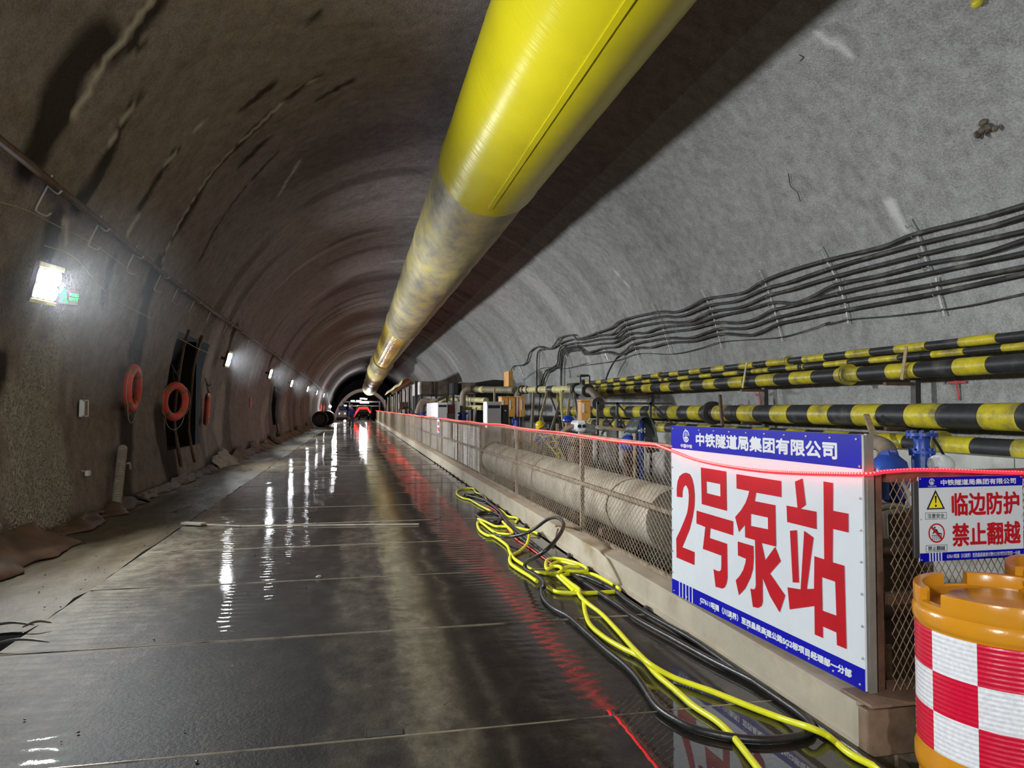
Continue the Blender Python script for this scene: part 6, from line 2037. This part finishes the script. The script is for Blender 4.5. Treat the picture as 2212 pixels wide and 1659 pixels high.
# dark blocks put in to stand for the shaded back of the pit
sk = thing('dark_filler', 'dark humped block added to darken the back of the pit behind the two workers', 'machine', (6.3, 24, -.6))
MB().bbox((6.33, 24.2, .2), (.9, 4.4, 1.6), .05).build('casing', M['dsteel'], sk, smooth=False)  # invented filler, keeps this part of the pit dark
for k in range(3):
    MB().cyl((5.9, 22.8 + k * 1.4, .85), (6.76, 22.8 + k * 1.4, .85), .34, seg=20).build('hump', M['black'], sk)
    MB().cyl((5.88, 22.8 + k * 1.4, .3), (5.84, 22.8 + k * 1.4, .3), .26, seg=18).build('hatch', M['rust'], sk)
cs = thing('dark_block', 'black block added for the shadowed opening in the right wall above the olive pipe', 'stack', (6.2, 35, -.6))
tx, ty_, tz_, tw_ = px_box(1027, 1094, 822, 850, 34.0)
b = MB()
b.prism([(0, -2.2), (ty_ - tx, -2.2), (ty_ - tx, -.12), ((ty_ - tx) * .93, .02), ((ty_ - tx) * .6, .05), ((ty_ - tx) * .3, -.02), (0, -.1)], (tx, 36.0, tw_), (1, 0, 0), (0, 0, 1), (0, -1, 0), 2.0)
b.build('sheet', M['black'], cs, smooth=False)  # solid black prism in place of the dark wall opening

# ------------------------------------------------------------------ far end of the tunnel
a = onX(690, 903, -2.62)
dp = thing('steel_casing', 'big grey steel casing pipe lying by the left wall far ahead, open end dark', 'pipe', (-2.62, 60, 0))
rr = .62
b = MB()
b.lathe([(rr, 0), (rr, 3.2), (rr * .93, 3.2), (rr * .93, 0), (rr, 0)], 32, (-2.30, 58.9, rr + .02), Matrix.Rotation(-math.pi / 2, 3, 'X'))
b.build('shell', M['pconc'], dp)
MB().cyl((-2.30, 61.6, rr + .02), (-2.30, 61.7, rr + .02), rr * .92, seg=24).build('bulkhead', M['tank'], dp)
db = thing('black_barrel', 'black rubber ring lying against the open end of the steel casing', 'ring', (-3.0, 57.6, 0))
b = MB()
b.lathe([(.50 + .12 * math.cos(t), .18 * math.sin(t)) for t in np.linspace(0, 2 * math.pi, 10)], 28, (-2.72, 57.7, .62), Matrix.Rotation(-math.pi / 2, 3, 'X'))
b.build('tread', M['black'], db)
MB().cyl((-2.72, 57.75, .62), (-2.72, 57.85, .62), .42, seg=20).build('disc', M['black'], db)

# red lit gate over the road
GY = 88.0
g = thing('led_gate', 'red LED outlined gate standing over the road at the far end', 'gate', (.8, GY, 0))
pts = [onY(763, 899, GY), onY(776, 880.5, GY), onY(794, 880.5, GY), onY(800.5, 891, GY)]
MB().tube(pts, .075, 6).build('red_tube', M['gatered'], g)
MB().tube([p + Vector((0, .1, -.16)) for p in pts], .05, 6).build('inner_tube', M['gatered'], g)
b = MB()
for p in (pts[0], pts[-1]):
    b.bar(p, (p.x, GY, 0), .12, .12)
b.bar(pts[0] + Vector((0, .1, 0)), pts[1] + Vector((0, .1, 0)), .15, .1)
b.bar(pts[1] + Vector((0, .1, 0)), pts[2] + Vector((0, .1, 0)), .15, .1)
b.bar(pts[2] + Vector((0, .1, 0)), pts[3] + Vector((0, .1, 0)), .15, .1)
b.build('frame', M['dsteel'], g, smooth=False)
# white truck light seen through the gate
tr = thing('work_truck', 'distant truck with two bright headlights seen through the red gate', 'truck', (1.1, 96, 0))
ta, tb = onY(776, 897, 96), onY(796, 897, 96)
tc = (ta + tb) / 2
MB().bbox((tc.x, 97.5, 1.25), (2.0, 3.0, 1.1), .2).build('cab', M['pconc'], tr)
MB().bbox((tc.x, 97.4, .75), (2.1, 3.0, .5), .08).build('chassis', M['dsteel'], tr)
MB().box((tc.x, 95.97, 1.42), (1.6, .03, .5)).build('windscreen', M['black'], tr, smooth=False)
for q in (ta, tb):
    MB().ball((q.x, 95.95, .62), (.08, .05, .08), 10, 8).build('headlight', M['glow'], tr)
    MB().cyl((q.x - .14, 96.6, .36), (q.x + .14, 96.6, .36), .36, seg=18).build('wheel', M['black'], tr)
    MB().cyl((q.x - .14, 98.5, .36), (q.x + .14, 98.5, .36), .36, seg=18).build('wheel', M['black'], tr)
# lining sheet arch and the lit work trolley under it
ar = thing('lining_arch', 'pale lining sheet arch around the far end of the tunnel', 'arch', (1.3, 106, 0))
AY = 106.0
arc = [onY(px, py, AY) for px, py in ((727, 903), (730, 892), (736, 880), (745, 867), (757, 856), (770, 849), (783, 846.5), (798, 848), (811, 855), (822, 864), (829, 876), (833, 890), (835, 903))]
S = spline(arc, 5)
cx = sum((p.x for p in S)) / len(S)
b = MB()
for p, q in zip(S, S[1:]):
    n_ = Vector((p.x - cx, 0, p.z - 1)).normalized() * .45
    m_ = Vector((q.x - cx, 0, q.z - 1)).normalized() * .45
    v = [p, q, q + m_, p + n_]
    b.add(v + [w_ + Vector((0, 6, 0)) for w_ in v], [(0, 1, 2, 3), (7, 6, 5, 4), (0, 4, 5, 1), (3, 2, 6, 7)])
b.build('sheet', M['curtain'], ar, smooth=False)
ty = 100.0
wtr = thing('work_trolley', 'lit steel work trolley frame with bright lamps at the far end of the tunnel', 'trolley', (1.0, ty, 0))
for px in (742, 755, 820):
    a = onY(px, 868, ty)
    MB().bar((a.x, ty, 0), (a.x, ty, a.z), .16, .16).build('column', M['dsteel'], wtr, smooth=False)
a, c_ = onY(742, 868, ty), onY(822, 868, ty)
MB().bar(a, c_, .25, .2).build('deck_beam', M['dsteel'], wtr, smooth=False)
MB().bar(onY(750, 877, ty), onY(822, 877, ty), .2, .15).build('lower_beam', M['dsteel'], wtr, smooth=False)
for px, py, s in ((762, 866, .35), (775, 866, .45), (785, 870, .6), (791, 870, .5), (783, 861, .45), (790, 862, .25), (746, 876, .22), (757, 877.3, .12), (775, 877.5, .3), (788, 877.5, .3)):
    q = onY(px, py, ty - .3)
    MB().bbox(q, (s * 1.5, .1, .17), .02).build('lamp', M['glow'], wtr, smooth=False)
ldt = bpy.data.lights.new('trolley_light', 'POINT')
ldt.energy = 700
ldt.shadow_soft_size = .5
lo = bpy.data.objects.new('trolley_light', ldt)
lo.location = onY(785, 868, ty - 1.2)
COL.objects.link(lo)
# string of small lamps on the far left
sl = thing('lamp_string', 'thin cable with small bright lamps hanging on the far left side', 'lamp', (-2.2, 72, 0))
sp = [onwall(703, 838, .02)] + [onY(px, py, 74) for px, py in ((707, 846), (708, 858), (713, 878), (714, 890), (716, 903))]
MB().tube(spline(sp, 5), .02, 5).build('cable', M['cable'], sl)
for px, py, s in ((713, 878, .14), (717, 902.5, .12)):
    q = onY(px, py, 73.9)
    MB().ball(q, s, 10, 8).build('bulb', M['glow'], sl)
    lb = bpy.data.lights.new('bulb_light', 'POINT')
    lb.energy = 160
    lb.shadow_soft_size = s
    lo = bpy.data.objects.new('bulb_light', lb)
    COL.objects.link(lo)
    lo.parent = sl
    lo.location = q - sl.location + Vector((.35, -.3, 0))
for k, (px, py, lab) in enumerate(((745, 911, 'small white lamp standing low on the road far ahead, left of the walking person'),)):
    q = onZ(px, 914, .0)
    b = MB()
    t_ = thing('road_lamp', lab, 'lamp', q)
    MB().ball(q + Vector((0, 0, .2)), .13, 10, 8).build('bulb', M['glow'], t_)
    MB().cyl(q, q + Vector((0, 0, .1)), .12, .06, 10).build('base', M['dsteel'], t_)
eq = thing('parked_machine', 'small lit blue and white machine parked far ahead on the left', 'machine', (-1.6, 92, 0))
a = onY(739, 893, 92)
MB().bbox((a.x, 92.5, .7), (1.1, 1.6, 1.0), .1).build('hull', M['white'], eq)
MB().bbox((a.x, 92.5, 1.45), (.8, 1.0, .5), .08).build('cabin', M['blue'], eq)
MB().bbox((a.x, 92.5, .18), (1.2, 1.7, .34), .05).build('tracks', M['black'], eq)
for dx in (-.35, .35):
    MB().ball((a.x + dx, 91.65, .8), .06, 8, 6).build('headlight', M['glow'], eq)

# ------------------------------------------------------------------ damp haze round the lamps
hm = bpy.data.materials.new('damp_haze')
hm.use_nodes = True
nt = hm.node_tree
nt.nodes.remove(nt.nodes['Principled BSDF'])
vsn = nt.nodes.new('ShaderNodeVolumeScatter')
vsn.inputs['Color'].default_value = (0.9, 0.95, 1, 1)
vsn.inputs['Density'].default_value = 0.004
vsn.inputs['Anisotropy'].default_value = 0.55
nt.links.new(vsn.outputs[0], nt.nodes['Material Output'].inputs['Volume'])
b = MB()
for q, r_ in HAZE:
    b.ball(q, (r_, r_ * 1.15, r_), 24, 14)
o = b.build('haze', hm)
tag(o, 'thin damp haze glowing round the flood lights on the left wall', 'haze', None, 'stuff')
